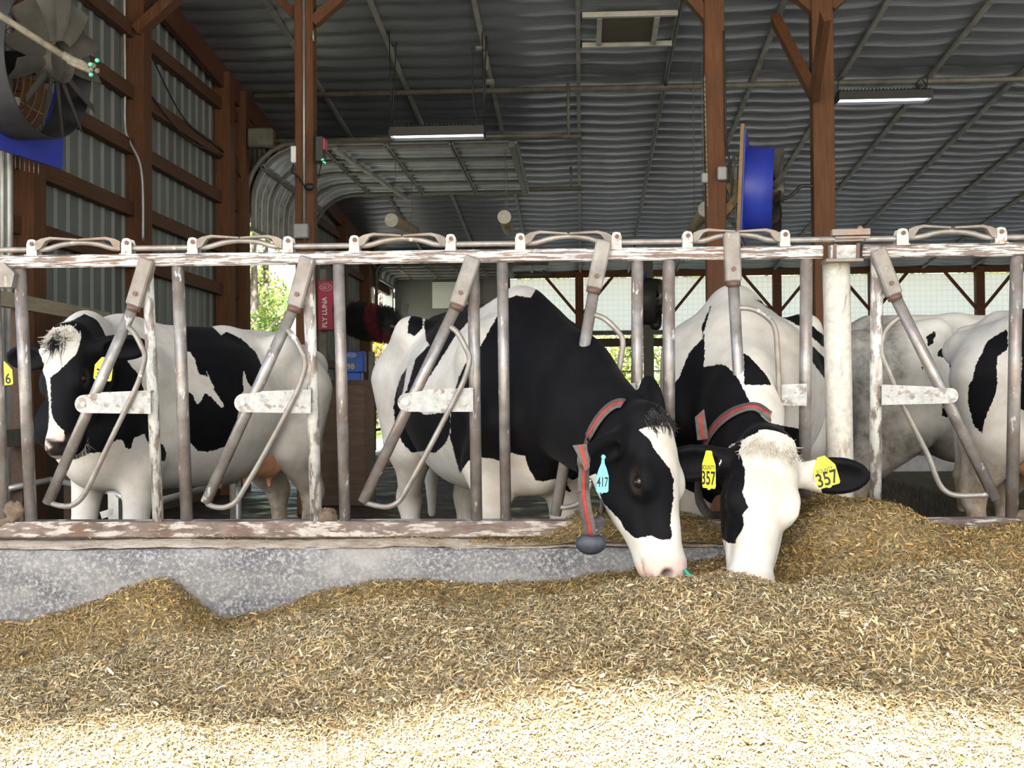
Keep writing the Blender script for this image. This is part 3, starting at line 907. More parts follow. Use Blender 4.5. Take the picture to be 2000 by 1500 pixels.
for u in range(6): b.tube([P(30 + u * 9, 304 + u * 3.2, 7.9), P(30 + u * 9, 330 + u * 2, 7.9)], .003, 4)
b.build('bird_spikes', M_GALV, f1)
M_MIST = plain('dusty_pipe', (.20, .175, .13), .8, var=.35, sc=25)
mp = empty('misting_pipe', P(60, 60, 7.1), 'dusty misting pipe with green nozzles crossing the left fan', 'pipe')
b = MB(); b.tube([P(-80, -10, 6.7), P(0, 30, 6.75), P(128, 112, 6.9)], .020, 10); b.build('pipe', M_MIST, mp)
b = MB(); b.tube([P(124, 108, 6.9), P(142, 118, 6.9), P(158, 122, 6.9), P(175, 132, 6.9)], [.026, .024, .018, .018], 8); b.tube([P(133, 120, 6.9), P(178, 140, 6.9)], .016, 8)
for u, v in ((178, 136, ), (190, 138), (183, 128)): b.ball(P(u, v, 6.9), .016, 8, 6)
b.build('manifold', M_MIST, mp)
M_NOZ = plain('green_nozzle', (.10, .62, .42), .4)
for u, v in ((177, 126), (190, 118), (178, 146)):
    b = MB(); b.ball(P(u, v, 6.88), (.014, .014, .013), 10, 6); b.build('nozzle', M_NOZ, mp)
fd2 = 11.4
f2, Q2 = fan('blue fan seen edge-on, mounted on the right timber post', P(1512, 372, fd2), (.98, -.18, -.05), .40, 11, True, rim_mat=M_TANP, ring_mat=M_BLUE)
b = MB(); b.beam(P(1448, 358, fd2 - .2), P(1490, 362, fd2 - .2), .04, .12); b.beam(P(1395, 440, fd2 - .15), P(1470, 350, fd2 - .2), .06, .07); b.beam(P(1420, 372, fd2 - .2), P(1474, 350, fd2 - .2), .04, .1)
b.build('mounting_arm', M_TANP, f2)
b = MB(); b.tube(smooth_path([P(1527, 390, fd2), P(1545, 382, fd2), P(1560, 368, fd2), P(1568, 363, fd2), P(1588, 364, fd2)], 5), [.016] * 21, 8); b.build('water_hose', M_BLACK, f2)
f3, Q3 = fan('small dark fan in front of the rear curtain, seen between the bars', P(1287, 590, 21.0), (.97, -.2, -.1), .40, 9, False)
b = MB(); b.box((P(1267, 640, 21.0).x, 21.1, 1.75), (.17, .14, 3.5)); b.tube([P(1262, 580, 21.0), P(1285, 590, 21.0)], .06, 8); b.ball(P(1281, 634, 21.0), .1, 10, 6); b.box(P(1262, 570, 21.0), (.09, .1, .5)); b.build('stand', M_BLACK, f3)

# ------------------------------------------------------------------ hanging tubes with pale end caps
M_TUBE = plain('tan_tube', (.26, .20, .13), .75, var=.25, sc=6)
M_CAP = plain('pale_cap', (.56, .54, .48), .6, var=.2, sc=20)
for (u, v, d, du, lab) in ((765, 430, 14.0, (812, 452), 'tan tube with pale end cap under the rolled-up door, left of two'), (985, 424, 14.0, (994, 452), 'tan tube with pale end cap under the rolled-up door, right of two'),
                       (1379, 409, 12.0, (1352, 452), 'tan tube with pale end cap leaning beside the right timber post')):
    a = P(u, v, d); c = P(du[0], du[1], d + 1.6)
    o = empty('hanging_tube', a, lab, 'tube')
    dr = (c - a).normalized()
    MB().tube([a, a + dr * 1.5], .066, 16).build('tube', M_TUBE, o)
    b = MB(); b.tube([a - dr * .02, a + dr * .01], .078, 18); b.tube([a - dr * .03, a], .022, 10); b.build('end_cap', M_CAP, o)
    b = MB(); b.tube([a + dr * .3, Vector((a.x, (a + dr * .3).y, 3.94 if d > 13 else ROOF((a + dr * .3).y) - .05))], .004, 5); b.tube([a + dr * 1.3, Vector((c.x, (a + dr * 1.3).y, 3.94 if d > 13 else ROOF((a + dr * 1.3).y) - .05))], .004, 5); b.build('hanging_wire', M_GALVD, o)

# ------------------------------------------------------------------ roof hatch
vd = lambda v: 4.93 / ((785 - v) / 2400.0 + .086)
hy0, hy1 = vd(14), vd(68)
x0_, x1_ = P(1174, 40, vd(40)).x, P(1276, 40, vd(40)).x
o = empty('roof_hatch', ((x0_ + x1_) / 2, (hy0 + hy1) / 2, ROOF(vd(40))), 'dark square vent hatch in pale frame in the roof lining', 'vent')
T = lambda x, y, dz: Vector((x, y, ROOF(y) - dz))
b = MB(); b.add([T(x0_, hy0, .085), T(x1_, hy0, .085), T(x1_, hy1, .085), T(x0_, hy1, .085), T(x0_, hy0, .03), T(x1_, hy0, .03), T(x1_, hy1, .03), T(x0_, hy1, .03)], [(3, 2, 1, 0), (4, 5, 6, 7), (0, 1, 5, 4), (1, 2, 6, 5), (2, 3, 7, 6), (3, 0, 4, 7)])
b.build('opening', plain('hatch_dark', (.10, .085, .06), .8, sc=2), o)
b = MB(); M_PALEF = M_BATTEN
xa_, xb_ = P(1137, 40, vd(40)).x, P(1318, 40, vd(40)).x
for y in (hy0 - .04, hy1 + .04): b.beam(T(xa_, y, .095), T(xb_, y, .095), .05, .05)
for x in (x0_ - .02, x1_ + .02): b.beam(T(x, hy0, .095), T(x, hy1, .095), .05, .05)
b.build('frame', plain('hatch_frame', (.42, .41, .36), .7, sc=4), o)

o = empty('roof_cable', (1.0, 12, ROOF(12)), 'black cable running down the roof batten right of the vent hatch', 'cable')
b = MB(); b.tube([(1.0, y, ROOF(y) - .075 - .012 * abs(math.sin(y * 2.2))) for y in np.linspace(10.5, 22.5, 50)] + [(1.0, 22.7, ROOF(22.5) - .6)], .016, 6); b.build('cable', M_BLACK, o)
# ------------------------------------------------------------------ things on the pen floor and wall
def sign():
    d = 12.6
    a, c = P(622, 549, d), P(653, 645, d)
    cx, cz = (a.x + c.x) / 2, (a.z + c.z) / 2; w_, h_ = c.x - a.x, a.z - c.z
    o = empty('red_sign', (cx, d, cz), 'red box panel lettered FLY LUNA with oval badge, hanging behind the left bars', 'sign')
    MB().box((cx, d, cz), (w_, .09, h_), None, .006).build('panel', plain('crimson', (.42, .018, .075), .5, sc=3, var=.08), o)
    wt_ = plain('sign_white', (.80, .76, .76), .6, var=.05)
    text_obj('lettering', 'FLY LUNA', (cx - .01, d - .046, cz - .07), (0, 0, 1), (-1, 0, 0), .052, wt_, o, 1.0, .001, .02)
    b = MB(); e = P(638, 562, d)
    pts = [Vector((e.x + .062 * math.cos(t), d - .047, e.z + .036 * math.sin(t))) for t in np.linspace(0, 2 * math.pi, 25)]
    b.tube(pts, .003, 4); b.build('badge', wt_, o)
    text_obj('badge_lettering', 'LELY', (e.x, d - .046, e.z), (1, 0, 0), (0, 0, 1), .032, wt_, o, .9, .001)
    b = MB(); b.box((cx - .08, d + .25, 1.5), (.05, .4, .05)); b.box((cx - w_ / 2 - .02, d + .04, cz), (.02, .05, h_ * 1.2)); b.box((cx - .05, d + .1, 1.2), (.06, .06, 2.4)); b.build('backing_post', M_GALVD, o)
sign()
def brush():
    d = 12.0
    c = P(727, 630, d)
    o = empty('cow_brush', c, 'black cow brush with red spiral stripe hanging behind the left bars', 'brush')
    ax = (P(770, 640, d - .15) - P(680, 622, d + .1)).normalized()
    ax, s, u = frame_from(ax)
    Lh, R = .25, .20
    MB().tube([c - ax * (Lh - .02), c + ax * (Lh - .02)], .09, 16).build('core', M_BLACK, o)
    rg = random.Random(4)
    bb, br = MB(), MB()
    for i in range(5200):
        t = rg.uniform(-1, 1); a = rg.uniform(0, 2 * math.pi)
        red = ((a / (2 * math.pi) + t * .55 + .92) % 1.0) < .33
        r1 = R * rg.uniform(.88, 1.02) * (1 - .12 * abs(t) ** 4)
        d_ = s * math.cos(a) + u * math.sin(a)
        p = c + ax * (t * Lh); jit = ax * rg.uniform(-.02, .02)
        tn = d_.cross(ax) * .0035
        q = p + d_ * r1 + jit
        (br if red else bb).add([p + d_ * .08 - tn, p + d_ * .08 + tn, q + tn * .5, q - tn * .5], [(0, 1, 2, 3)])
    setp(bb.build('black_bristles', M_BLACK, o), kind='stuff')
    setp(br.build('red_bristles', plain('dark_red_bristle', (.12, .014, .018), .7, sc=20), o), kind='stuff')
    MB().tube([c + ax * (Lh - .05), c + ax * (Lh + .12), c + ax * (Lh + .14) + Vector((0, .2, .25))], .02, 8).build('hanger', M_GALVD, o)
    b = MB(); b.tube([c - ax * (Lh - .05), c - ax * (Lh + .1), P(645, 596, 12.75)], .025, 8)
    b.build('hanger', M_GALVD, o)
brush()
def feeder():
    d = 13.2
    a, c = P(672, 686, d), P(713, 748, d)
    cx, cz = (a.x + c.x) / 2, (a.z + c.z) / 2; w_, h_ = c.x - a.x, a.z - c.z
    bl = plain('bright_blue', (.01, .09, .50), .45, sc=3, var=.15); ye = plain('sign_yellow', (.78, .62, .03), .6, var=.05); wh = plain('label_white', (.72, .75, .8), .6, var=.05)
    o = empty('blue_dispenser', (cx, d, cz), 'blue dispenser box with white oval badge and yellow digits behind the bars', 'dispenser')
    MB().box((cx, d, cz + h_ * .16), (w_, .2, h_ * .68), None, .012).build('case', bl, o)
    MB().box((cx - .01, d + .02, cz - h_ * .32), (w_ * .8, .16, h_ * .36), None, .01).build('tray', bl, o)
    b = MB(); e = P(690, 694, d)
    b.tube([Vector((e.x + .05 * math.cos(t), d - .102, e.z + .022 * math.sin(t))) for t in np.linspace(0, 2 * math.pi, 21)], .003, 4); b.build('badge', wh, o)
    for k in range(5): MB().box((e.x - .028 + k * .014, d - .102, e.z), (.006, .003, .020)).build('badge_mark', wh, o)
    text_obj('digits', '198', (P(686, 716, d).x, d - .101, P(686, 716, d).z), (1, 0, 0), (0, 0, 1), .058, ye, o, 1.0, .002)
    b = MB(); b.tube([(cx, d + .05, 0), (cx, d + .05, cz)], .03, 8); b.box((P(715, 730, d).x, d, .85), (.012, .08, .55)); b.box((P(723, 710, d).x, d + .1, .78), (.06, .06, 1.56)); b.build('stand', M_GALVD, o)
feeder()
d = 11.9
a, c = P(622, 746, d), P(731, 746, d)
o = empty('partition', ((a.x + c.x) / 2, d, 0), 'brown board partition behind the left cow, below the blue box', 'partition')
MB().box(((a.x + c.x) / 2, d, 1.19 / 2), (c.x - a.x, .08, 1.19), None, .01).build('boards', wood('partition_boards', (.075, .042, .026), (.15, .092, .062), (1, 8, 6)), o)
b = MB(); b.box((c.x - .03, d - .05, .6), (.08, .06, 1.2)); b.box(((a.x + c.x) / 2, d, 1.2), (c.x - a.x, .10, .05)); b.build('edge_frame', M_DKWOOD, o)
o = empty('yard_gate', P(745, 800, 24.6), 'dark pipe gate across the far doorway with yellow leaves behind', 'gate')
for v in (716, 756, 798, 838):
    b = MB(); z = P(740, v, 24.2).z; b.tube([(W + .08, D2a + .03, z), (W + .08, D2b - .02, z)], .028, 8); b.build('bar', M_DKWOOD, o)
for y in (D2a + .06, D2b - .05): MB().tube([(W + .08, y, .1), (W + .08, y, z + 1.2)], .025, 8).build('stile', M_DKWOOD, o)

# left pen: pipes and rails along the wall
o = empty('pen_gate', (-3.35, 8.0, 0), 'pale rail pen gate running along the left wall behind the first cow', 'gate')
def along(x, pts):
    return [Vector((x, abs(x) * FPX / (1135 - u), CAM_Z + (785 - v) / FPX * abs(x) * FPX / (1135 - u))) for u, v in pts]
b = MB(); q = along(-3.3, [(-40, 567), (190, 612)]); b.beam(q[0], q[1], .05, .085); b.build('top_rail', M_PALEWOOD, o)
for u in (12, 118):
    q = along(-3.3, [(u, 600)])[0]; b = MB(); b.box((q.x, q.y, .8), (.07, .07, 1.6)); b.build('post', M_DKWOOD, o)
b = MB(); q = along(-3.3, [(-40, 852), (62, 842)]); b.beam(q[0], q[1], .05, .10); b.build('lower_rail', M_GALVD, o)
o = empty('low_rail', (-2.9, 7.3, 0), 'low galvanised pipe rail across the pen behind the first cow', 'rail')
MB().tube([P(-20, 962, 6.9), P(100, 937, 7.1)], .02, 8).build('pipe', M_GALV, o); MB().tube([P(270, 990, 6.7), P(465, 936, 7.6)], .02, 8).build('pipe', M_GALV, o)
b = MB(); q = P(226, 1010, 6.8)
b.beam((q.x, 6.8, 0), P(224, 962, 6.8), .06, .05, Vector((0, 1, 0))); b.beam(P(200, 1006, 6.8), P(226, 998, 6.8), .05, .04); b.tube([P(100, 937, 7.1), P(224, 963, 6.8), P(275, 988, 6.7)], .018, 8)
b.build('frame', M_GALV, o)
for u, v, dd in ((-20, 962, 6.9), (465, 936, 7.6)): q = P(u, v, dd); MB().tube([q, (q.x, q.y, 0)], .02, 8).build('foot', M_GALV, o)
o = empty('standing_pipe', P(12, 900, 7.0), 'pair of pale vertical pipes at the left picture edge', 'pipe')
for u, w_ in ((4, .024), (18, .026)):
    q = P(u, 600, 7.9); b = MB(); b.tube([(q.x, 7.9, 0), (q.x, 7.9, ROOF(7.9) - .05)], w_, 10); b.build('pipe', M_GALV, o)
# drinking bowl and chain behind the left cow's belly
o = empty('stall_divider', P(458, 1000, 8.2), 'dark metal stall divider post standing behind the left cow', 'post')
q = P(458, 900, 8.2); b = MB(); b.tube([(q.x, 8.2, 0), (q.x, 8.2, .75)], .035, 8); b.build('post', M_GALVD, o)
b = MB(); b.ball((q.x, 8.2, .68), (.07, .07, .09), 10, 6); b.build('clamp', M_GALVD, o)

# stall kerbs on the right
M_KERB = plain('stall_kerb', (.27, .26, .25), .8, var=.35, sc=5, bmp=.005)
M_BED = plain('bedding', (.14, .108, .066), .95, var=.5, sc=18, bmp=.02)
def slab(name, label, cat, c, size, m_):
    b = MB(); b.box(c, size, None, .015); return setp(b.build(name, m_, None), label, cat)
slab('stall_kerb', 'pale kerb of the stall bed right of the round post', 'kerb', (5.6, 10.95, .25), (6.4, .12, .50), M_KERB)
slab('stall_bed', 'dark straw-strewn stall bed below the rear kerb at right', 'bedding', (5.6, 9.48, .185), (6.4, 2.76, .37), M_BED)
slab('stall_kerb', 'dark board kerb farther behind the stall bed at right', 'kerb', (5.6, 12.6, .30), (6.4, .2, .60), M_DKWOOD)

# ------------------------------------------------------------------ curb below the fence
b = MB()
prof = [(4.56, -.02), (4.515, .20), (4.50, .38), (4.502, .44), (4.52, .462), (4.55, .470), (4.86, .475), (4.88, -.02)]
xs_ = np.linspace(-4.4, 6.4, 60); vs = []; fs = []
for x in xs_:
    for y, z in prof: vs.append((x, y + .015 * x + (.004 * math.sin(x * 5.1)), z + .005 * math.sin(x * 3.3 + y) ))
m_ = len(prof)
for i in range(59):
    for j in range(m_ - 1): fs.append((i * m_ + j, (i + 1) * m_ + j, (i + 1) * m_ + j + 1, i * m_ + j + 1))
b.add(vs, fs, True)
setp(b.build('trim_31', M_CURB), kind='structure')
b = MB(); vs = []; fs = []
lp = [(4.515, .463), (4.55, .476), (4.60, .480), (4.70, .484), (4.84, .484)]
xs_ = np.linspace(-4.4, 6.4, 240); rg = random.Random(2)
for x in xs_:
    for j, (y, z) in enumerate(lp): vs.append((x, y + .015 * x + (rg.uniform(-.008, .008) if j == 0 else 0), z + rg.uniform(0, .007) + .004 * math.sin(x * 7)))
for i in range(239):
    for j in range(4): fs.append((i * 5 + j, (i + 1) * 5 + j, (i + 1) * 5 + j + 1, i * 5 + j + 1))
b.add(vs, fs, True)
setp(b.build('ledge_dust', M_LEDGE), 'tan layer of dust and feed crumbs lying on the curb', 'dust', kind='stuff')
# ------------------------------------------------------------------ animals: smooth blended solids turned into one skin
class Solid:
    def __init__(s): s.pr = []
    def cone(s, a, b, ra, rb, k=.06, sub=False, squash=None):
        """tapered limb; squash = (axis, factor) makes its section oval along that axis"""
        s.pr.append(('c', np.array(a, float), np.array(b, float), ra, rb, k, sub, squash)); return s
    def ell(s, c, r, R=None, k=.06, sub=False):
        s.pr.append(('e', np.array(c, float), np.array(r, float), None if R is None else np.array(R, float), 0, k, sub, None)); return s
    def dist(s, p):
        D = np.full(len(p), 10.0)
        for t, a, b, c, d, k, sub, sq in s.pr:
            if t == 'c':
                q = p - a
                ab = b - a
                if sq is not None:
                    ax = np.array(sq[0], float); ax /= np.linalg.norm(ax)
                    ax = ax - ab * (ax @ ab) / (ab @ ab); ax /= np.linalg.norm(ax)
                    q = q + np.outer(q @ ax, ax) * (1 / sq[1] - 1)
                h = np.clip((q @ ab) / (ab @ ab), 0, 1)
                e = np.linalg.norm(q - h[:, None] * ab, axis=1) - (c + (d - c) * h)
                if sq is not None: e = e * (.5 + .5 * min(sq[1], 1))
            else:
                q = p - a
                if c is not None: q = q @ c
                k0 = np.linalg.norm(q / b, axis=1); k1 = np.linalg.norm(q / (b * b), axis=1)
                e = k0 * (k0 - 1) / np.maximum(k1, 1e-6)
            if sub:
                h = np.clip(.5 - .5 * (D + e) / k, 0, 1)
                D = D * (1 - h) + (-e) * h + k * h * (1 - h)
            else:
                h = np.clip(.5 + .5 * (e - D) / k, 0, 1)
                D = e * (1 - h) + D * h - k * h * (1 - h)
        return D
    def bounds(s):
        lo = np.full(3, 1e9); hi = -lo
        for t, a, b, c, d, k, sub, sq in s.pr:
            if sub: continue
            if t == 'c':
                for q, r in ((a, c), (b, d)): lo = np.minimum(lo, q - r); hi = np.maximum(hi, q + r)
            else:
                r = b.max(); lo = np.minimum(lo, a - r); hi = np.maximum(hi, a + r)
        return lo - .05, hi + .05
    def mesh(s, h):
        lo, hi = s.bounds()
        C = 4
        n = (np.ceil((hi - lo) / (h * C)).astype(int) + 1)
        ax = [lo[i] + (np.arange(n[i]) + .5) * h * C - h * .5 for i in range(3)]
        G = np.stack(np.meshgrid(*ax, indexing='ij'), -1).reshape(-1, 3)
        Dc = s.dist(G).reshape(n)
        near = np.abs(Dc) < h * C * 2.2
        full = np.repeat(np.repeat(np.repeat(np.where(Dc < 0, -1.0, 1.0), C, 0), C, 1), C, 2).astype(np.float32)
        nb = np.argwhere(near)
        off = np.stack(np.meshgrid(*[np.arange(C)] * 3, indexing='ij'), -1).reshape(-1, 3)
        ids = (nb[:, None, :] * C + off[None]).reshape(-1, 3)
        pts = lo + ids * h
        dv = np.concatenate([s.dist(pts[i:i + 200000]) for i in range(0, len(pts), 200000)])
        full[ids[:, 0], ids[:, 1], ids[:, 2]] = dv
        return surface_nets(full, lo, h)

def surface_nets(D, lo, h):
    ins = D < 0
    nx, ny, nz = D.shape
    cnt = np.zeros((nx - 1, ny - 1, nz - 1), np.int8)
    cor = [(i, j, k) for i in (0, 1) for j in (0, 1) for k in (0, 1)]
    for i, j, k in cor: cnt += ins[i:nx - 1 + i, j:ny - 1 + j, k:nz - 1 + k]
    act = (cnt > 0) & (cnt < 8)
    cid = np.full(act.shape, -1, np.int64)
    cells = np.argwhere(act)
    cid[act] = np.arange(len(cells))
    acc = np.zeros((len(cells), 3)); w = np.zeros(len(cells))
    for a in cor:
        for ax in range(3):
            if a[ax]: continue
            b = list(a); b[ax] = 1
            ia = cells + np.array(a); ib = cells + np.array(b)
            da = D[ia[:, 0], ia[:, 1], ia[:, 2]]; db = D[ib[:, 0], ib[:, 1], ib[:, 2]]
            x = (da < 0) != (db < 0)
            t = np.where(x, da / np.where(x, da - db, 1), 0)
            pt = np.array(a)[None] + np.zeros((len(cells), 3)); pt[:, ax] += t
            acc += pt * x[:, None]; w += x
    co = lo + (cells + acc / w[:, None]) * h
    quads = []
    for ax in range(3):
        o1, o2 = [(1, 2), (2, 0), (0, 1)][ax]
        sl_a = [slice(None)] * 3; sl_b = [slice(None)] * 3
        sl_a[ax] = slice(0, -1); sl_b[ax] = slice(1, None)
        A = ins[tuple(sl_a)]; B = ins[tuple(sl_b)]
        e = np.argwhere(A != B)
        ok = (e[:, o1] > 0) & (e[:, o2] > 0) & (e[:, o1] < D.shape[o1] - 1) & (e[:, o2] < D.shape[o2] - 1)
        e = e[ok]
        def c_(d1, d2):
            q = e.copy(); q[:, o1] += d1; q[:, o2] += d2
            return cid[q[:, 0], q[:, 1], q[:, 2]]
        q = np.stack([c_(-1, -1), c_(0, -1), c_(0, 0), c_(-1, 0)], 1)
        fl = ~A[e[:, 0], e[:, 1], e[:, 2]]
        q[fl] = q[fl][:, ::-1]
        quads.append(q)
    q = np.concatenate(quads)
    return co, q[(q >= 0).all(1)]

def poly_sd(p, poly):
    """signed distance in pixels, positive inside"""
    poly = np.array(poly, float); m = len(poly)
    d = np.full(len(p), 1e9); inside = np.zeros(len(p), bool)
    for i in range(m):
        a, b = poly[i], poly[(i + 1) % m]
        ab = b - a
        t = np.clip(((p - a) @ ab) / max(ab @ ab, 1e-9), 0, 1)
        d = np.minimum(d, np.linalg.norm(p - a - t[:, None] * ab, axis=1))
        if a[1] != b[1]:
            c = (p[:, 1] > min(a[1], b[1])) & (p[:, 1] <= max(a[1], b[1]))
            xi = a[0] + (p[:, 1] - a[1]) * ab[0] / ab[1]
            inside ^= c & (p[:, 0] < xi)
    return np.where(inside, d, -d)

def coat_material():
    m, nt, bs = mat('cow_coat')
    def attr(n):
        a = N(nt, 'ShaderNodeAttribute'); a.attribute_name = n; return a.outputs['Fac']
    v = coords(nt)
    n1 = noise(nt, v, 55, 3); n2 = noise(nt, v, 9, 4)
    vf = coords(nt, (1, 1, .3)); fur = noise(nt, vf, 260, 3)
    c = math_(nt, 'ADD', attr('coat'), math_(nt, 'MULTIPLY', math_(nt, 'SUBTRACT', n1, .5), .55))
    c = math_(nt, 'ADD', c, math_(nt, 'MULTIPLY', math_(nt, 'SUBTRACT', fur, .5), .35))
    black = ramp(nt, math_(nt, 'ADD', c, .5), [(.46, (0, 0, 0)), (.54, (1, 1, 1))])
    white = ramp(nt, n2, [(.3, (.55, .50, .435)), (.55, (.67, .635, .59)), (.8, (.72, .695, .66))])
    white = mix(nt, math_(nt, 'MULTIPLY', fur, .16), white, (.52, .46, .38))
    dirt_c = ramp(nt, noise(nt, v, 22, 5), [(.35, (.13, .085, .05)), (.65, (.36, .24, .14))])
    dirt = math_(nt, 'MULTIPLY', attr('dirt'), ramp(nt, noise(nt, v, 16, 5), [(.3, (.45, .45, .45)), (.6, (1, 1, 1))]))
    white = mix(nt, dirt, white, dirt_c)
    grey = ramp(nt, noise(nt, v, 14, 6, .7), [(.3, (.13, .12, .11)), (.7, (.42, .39, .35))])
    white = mix(nt, attr('grey'), white, grey)
    skin = ramp(nt, noise(nt, v, 30, 4), [(.35, (.70, .46, .38)), (.65, (.80, .58, .50))])
    white = mix(nt, attr('pink'), white, skin)
    blk = ramp(nt, n2, [(.3, (.0025, .003, .005)), (.75, (.007, .0062, .007))])
    col = mix(nt, black, white, blk)
    col = mix(nt, attr('dark'), col, (.02, .016, .015))
    nt.links.new(col, bs.inputs['Base Color'])
    bs.inputs['Roughness'].default_value = .62
    bs.inputs['Sheen Weight'].default_value = .025
    bs.inputs['Sheen Roughness'].default_value = .4
    bs.inputs['Specular IOR Level'].default_value = .10
    bump(nt, bs, math_(nt, 'ADD', fur, math_(nt, 'MULTIPLY', noise(nt, v, 30, 3), 1.2)), .0022, .6)
    return m

class Cow:
    pass

def make_cow(name, label, origin, fwd, s, poll, muz, face, hs, ears, h, ops, bend=None, legs=None,
             udder=None, barrel=1.0, dirt_z=.5, extra=None, tail=True):
    """origin: ground point under the barrel; fwd: heading in the plan; poll, muz: world ends of the head;
    face: world direction the forehead looks to; ears: two world directions; ops: coat patches seen in the picture"""
    fw = Vector((fwd[0], fwd[1], 0)).normalized()
    ang = math.atan2(fw.y, fw.x)
    root = empty(name, origin, label, 'cow', 'dairy cows', rot=(0, 0, ang))
    inv = root.matrix_world.inverted()
    L = lambda p: np.array(inv @ Vector(p))
    LV = lambda d: np.array(inv.to_3x3() @ Vector(d))
    S = Solid()
    def q(x, y, z): return np.array((x * s, y * s, z * s))
    b = barrel
    S.ell(q(-.02, 0, 1.02), (.66 * s, .34 * s * b, .385 * s), k=.1)
    S.ell(q(.46, 0, 1.03), (.40 * s, .26 * s, .38 * s), k=.12)
    S.ell(q(-.5, 0, 1.13), (.38 * s, .27 * s, .28 * s), k=.12)
    S.cone(q(.52, 0, 1.35), q(-.2, 0, 1.355), .075 * s, .07 * s, .1)
    S.cone(q(-.2, 0, 1.355), q(-.70, 0, 1.37), .07 * s, .06 * s, .1)
    S.cone(q(-.70, 0, 1.37), q(-.90, 0, 1.33), .05 * s, .04 * s, .06)
    S.ell(q(.50, 0, 1.37), (.14 * s, .06 * s, .075 * s), k=.1)                      # withers
    for sy in (1, -1):
        S.cone(q(-.40, .235 * sy, 1.345), q(-.48, .22 * sy, 1.30), .045 * s, .06 * s, .11)   # hook bone
        S.cone(q(-.84, .115 * sy, 1.26), q(-.88, .11 * sy, 1.24), .055 * s, .04 * s, .08)    # pin bone
        S.cone(q(-.42, .22 * sy, 1.32), q(-.86, .11 * sy, 1.25), .05 * s, .05 * s, .12)
        S.cone(q(-.62, .17 * sy, 1.10), q(-.60, .19 * sy, .82), .20 * s, .13 * s, .1)        # thigh
        S.cone(q(-.72, .13 * sy, 1.05), q(-.74, .14 * sy, .80), .13 * s, .09 * s, .08)
        S.cone(q(.60, .15 * sy, 1.18), q(.76, .16 * sy, .93), .14 * s, .11 * s, .1)          # shoulder
        S.cone(q(.76, .16 * sy, .93), q(.58, .17 * sy, .76), .11 * s, .10 * s, .07)
        lg = {'f': (.0, .0), 'h': (.0, .0)}
        if legs: lg.update({k2: v2 for k2, v2 in legs.items() if k2 in lg})
        df = lg['f'][0 if sy > 0 else 1]; dh = lg['h'][0 if sy > 0 else 1]
        # fore leg: elbow, knee, fetlock, hoof
        E, K, T, Hf = q(.58, .17 * sy, .76), q(.60 + df * .5, .155 * sy, .43), q(.59 + df, .15 * sy, .14), q(.63 + df, .15 * sy, .05)
        S.cone(E, K, .085 * s, .058 * s, .05); S.ell(K, (.055 * s, .055 * s, .065 * s), k=.03)
        S.cone(K, T, .047 * s, .040 * s, .03); S.ell(T, (.048 * s, .048 * s, .045 * s), k=.03)
        S.cone(T, Hf, .042 * s, .052 * s, .03); S.cone(Hf, q(.65 + df, .15 * sy, .02), .055 * s, .062 * s, .02)
        # hind leg: stifle, hock, fetlock, hoof
        St, Hk, T2, H2 = q(-.52, .19 * sy, .80), q(-.80 + dh * .6, .16 * sy, .52), q(-.77 + dh, .15 * sy, .15), q(-.73 + dh, .15 * sy, .05)
        S.cone(St, Hk, .125 * s, .060 * s, .07, squash=((0, 1, 0), .8)); S.ell(Hk, (.062 * s, .05 * s, .075 * s), k=.04)
        S.cone(q(-.76, .14 * sy, .78), Hk + q(-.04, 0, .02), .06 * s, .028 * s, .05)
        S.cone(Hk, T2, .050 * s, .042 * s, .04); S.ell(T2, (.05 * s, .05 * s, .048 * s), k=.03)
        S.cone(T2, H2, .044 * s, .054 * s, .03); S.cone(H2, q(-.71 + dh, .15 * sy, .02), .057 * s, .064 * s, .02)
    S.ell(q(.70, 0, .80), (.17 * s, .13 * s, .17 * s), k=.12)                       # brisket
    S.cone(q(.45, 0, .78), q(-.20, 0, .785), .15 * s, .15 * s, .14)                  # belly line
    if tail:
        S.cone(q(-.90, 0, 1.33), q(-.97, .01, 1.10), .035 * s, .026 * s, .04)
        S.cone(q(-.97, .01, 1.10), q(-.96, .02, .60), .026 * s, .022 * s, .02)
        S.cone(q(-.96, .02, .60), q(-.95, .02, .42), .034 * s, .02 * s, .03)
    # ---- head frame
    pl = Vector(poll); hx = (Vector(muz) - pl).normalized(); hz = Vector(face); hz = (hz - hx * hz.dot(hx)).normalized(); hy = hz.cross(hx)
    HR = np.array([LV(hx), LV(hy), LV(hz)])         # rows: head axes in the cow's own frame
    p0 = L(pl)
    def H(a, b2, c): return p0 + (np.array((a, b2, c)) * hs) @ HR
    hR = HR.T                                        # maps local -> head coordinates by  q @ hR
    E = lambda c, r, k=.03, sub=False: S.ell(H(*c), np.array(r) * hs, hR, k, sub)
    # neck
    U0, L0, M0 = q(.56, 0, 1.33), q(.74, 0, .98), q(.64, 0, 1.16)
    hu, hl, hm = H(.02, 0, -.10), H(.15, 0, -.21), H(.08, 0, -.15)
    bd = np.zeros(3) if bend is None else LV(bend)
    yax = (0, 1, 0)
    for A, B, r0, r1, t in ((U0, hu, .10, .085, .5), (M0, hm, .19, .105, .5), (L0, hl, .15, .085, .5)):
        Mi = A * .52 + B * .48 + bd
        rm = r0 * .5 + r1 * .5
        S.cone(A, Mi, r0 * s, rm * s, .1, squash=(np.cross(B - A, (0, 0, 1)), .82)); S.cone(Mi, B, rm * s, r1 * s, .08, squash=(np.cross(B - A, (0, 0, 1)), .85))
    # skull
    E((.08, 0, -.085), (.125, .102, .085), .05)
    E((.15, 0, -.055), (.15, .100, .055), .04)
    S.cone(H(.16, 0, -.068), H(.45, 0, -.062), .068 * hs, .052 * hs, .04)
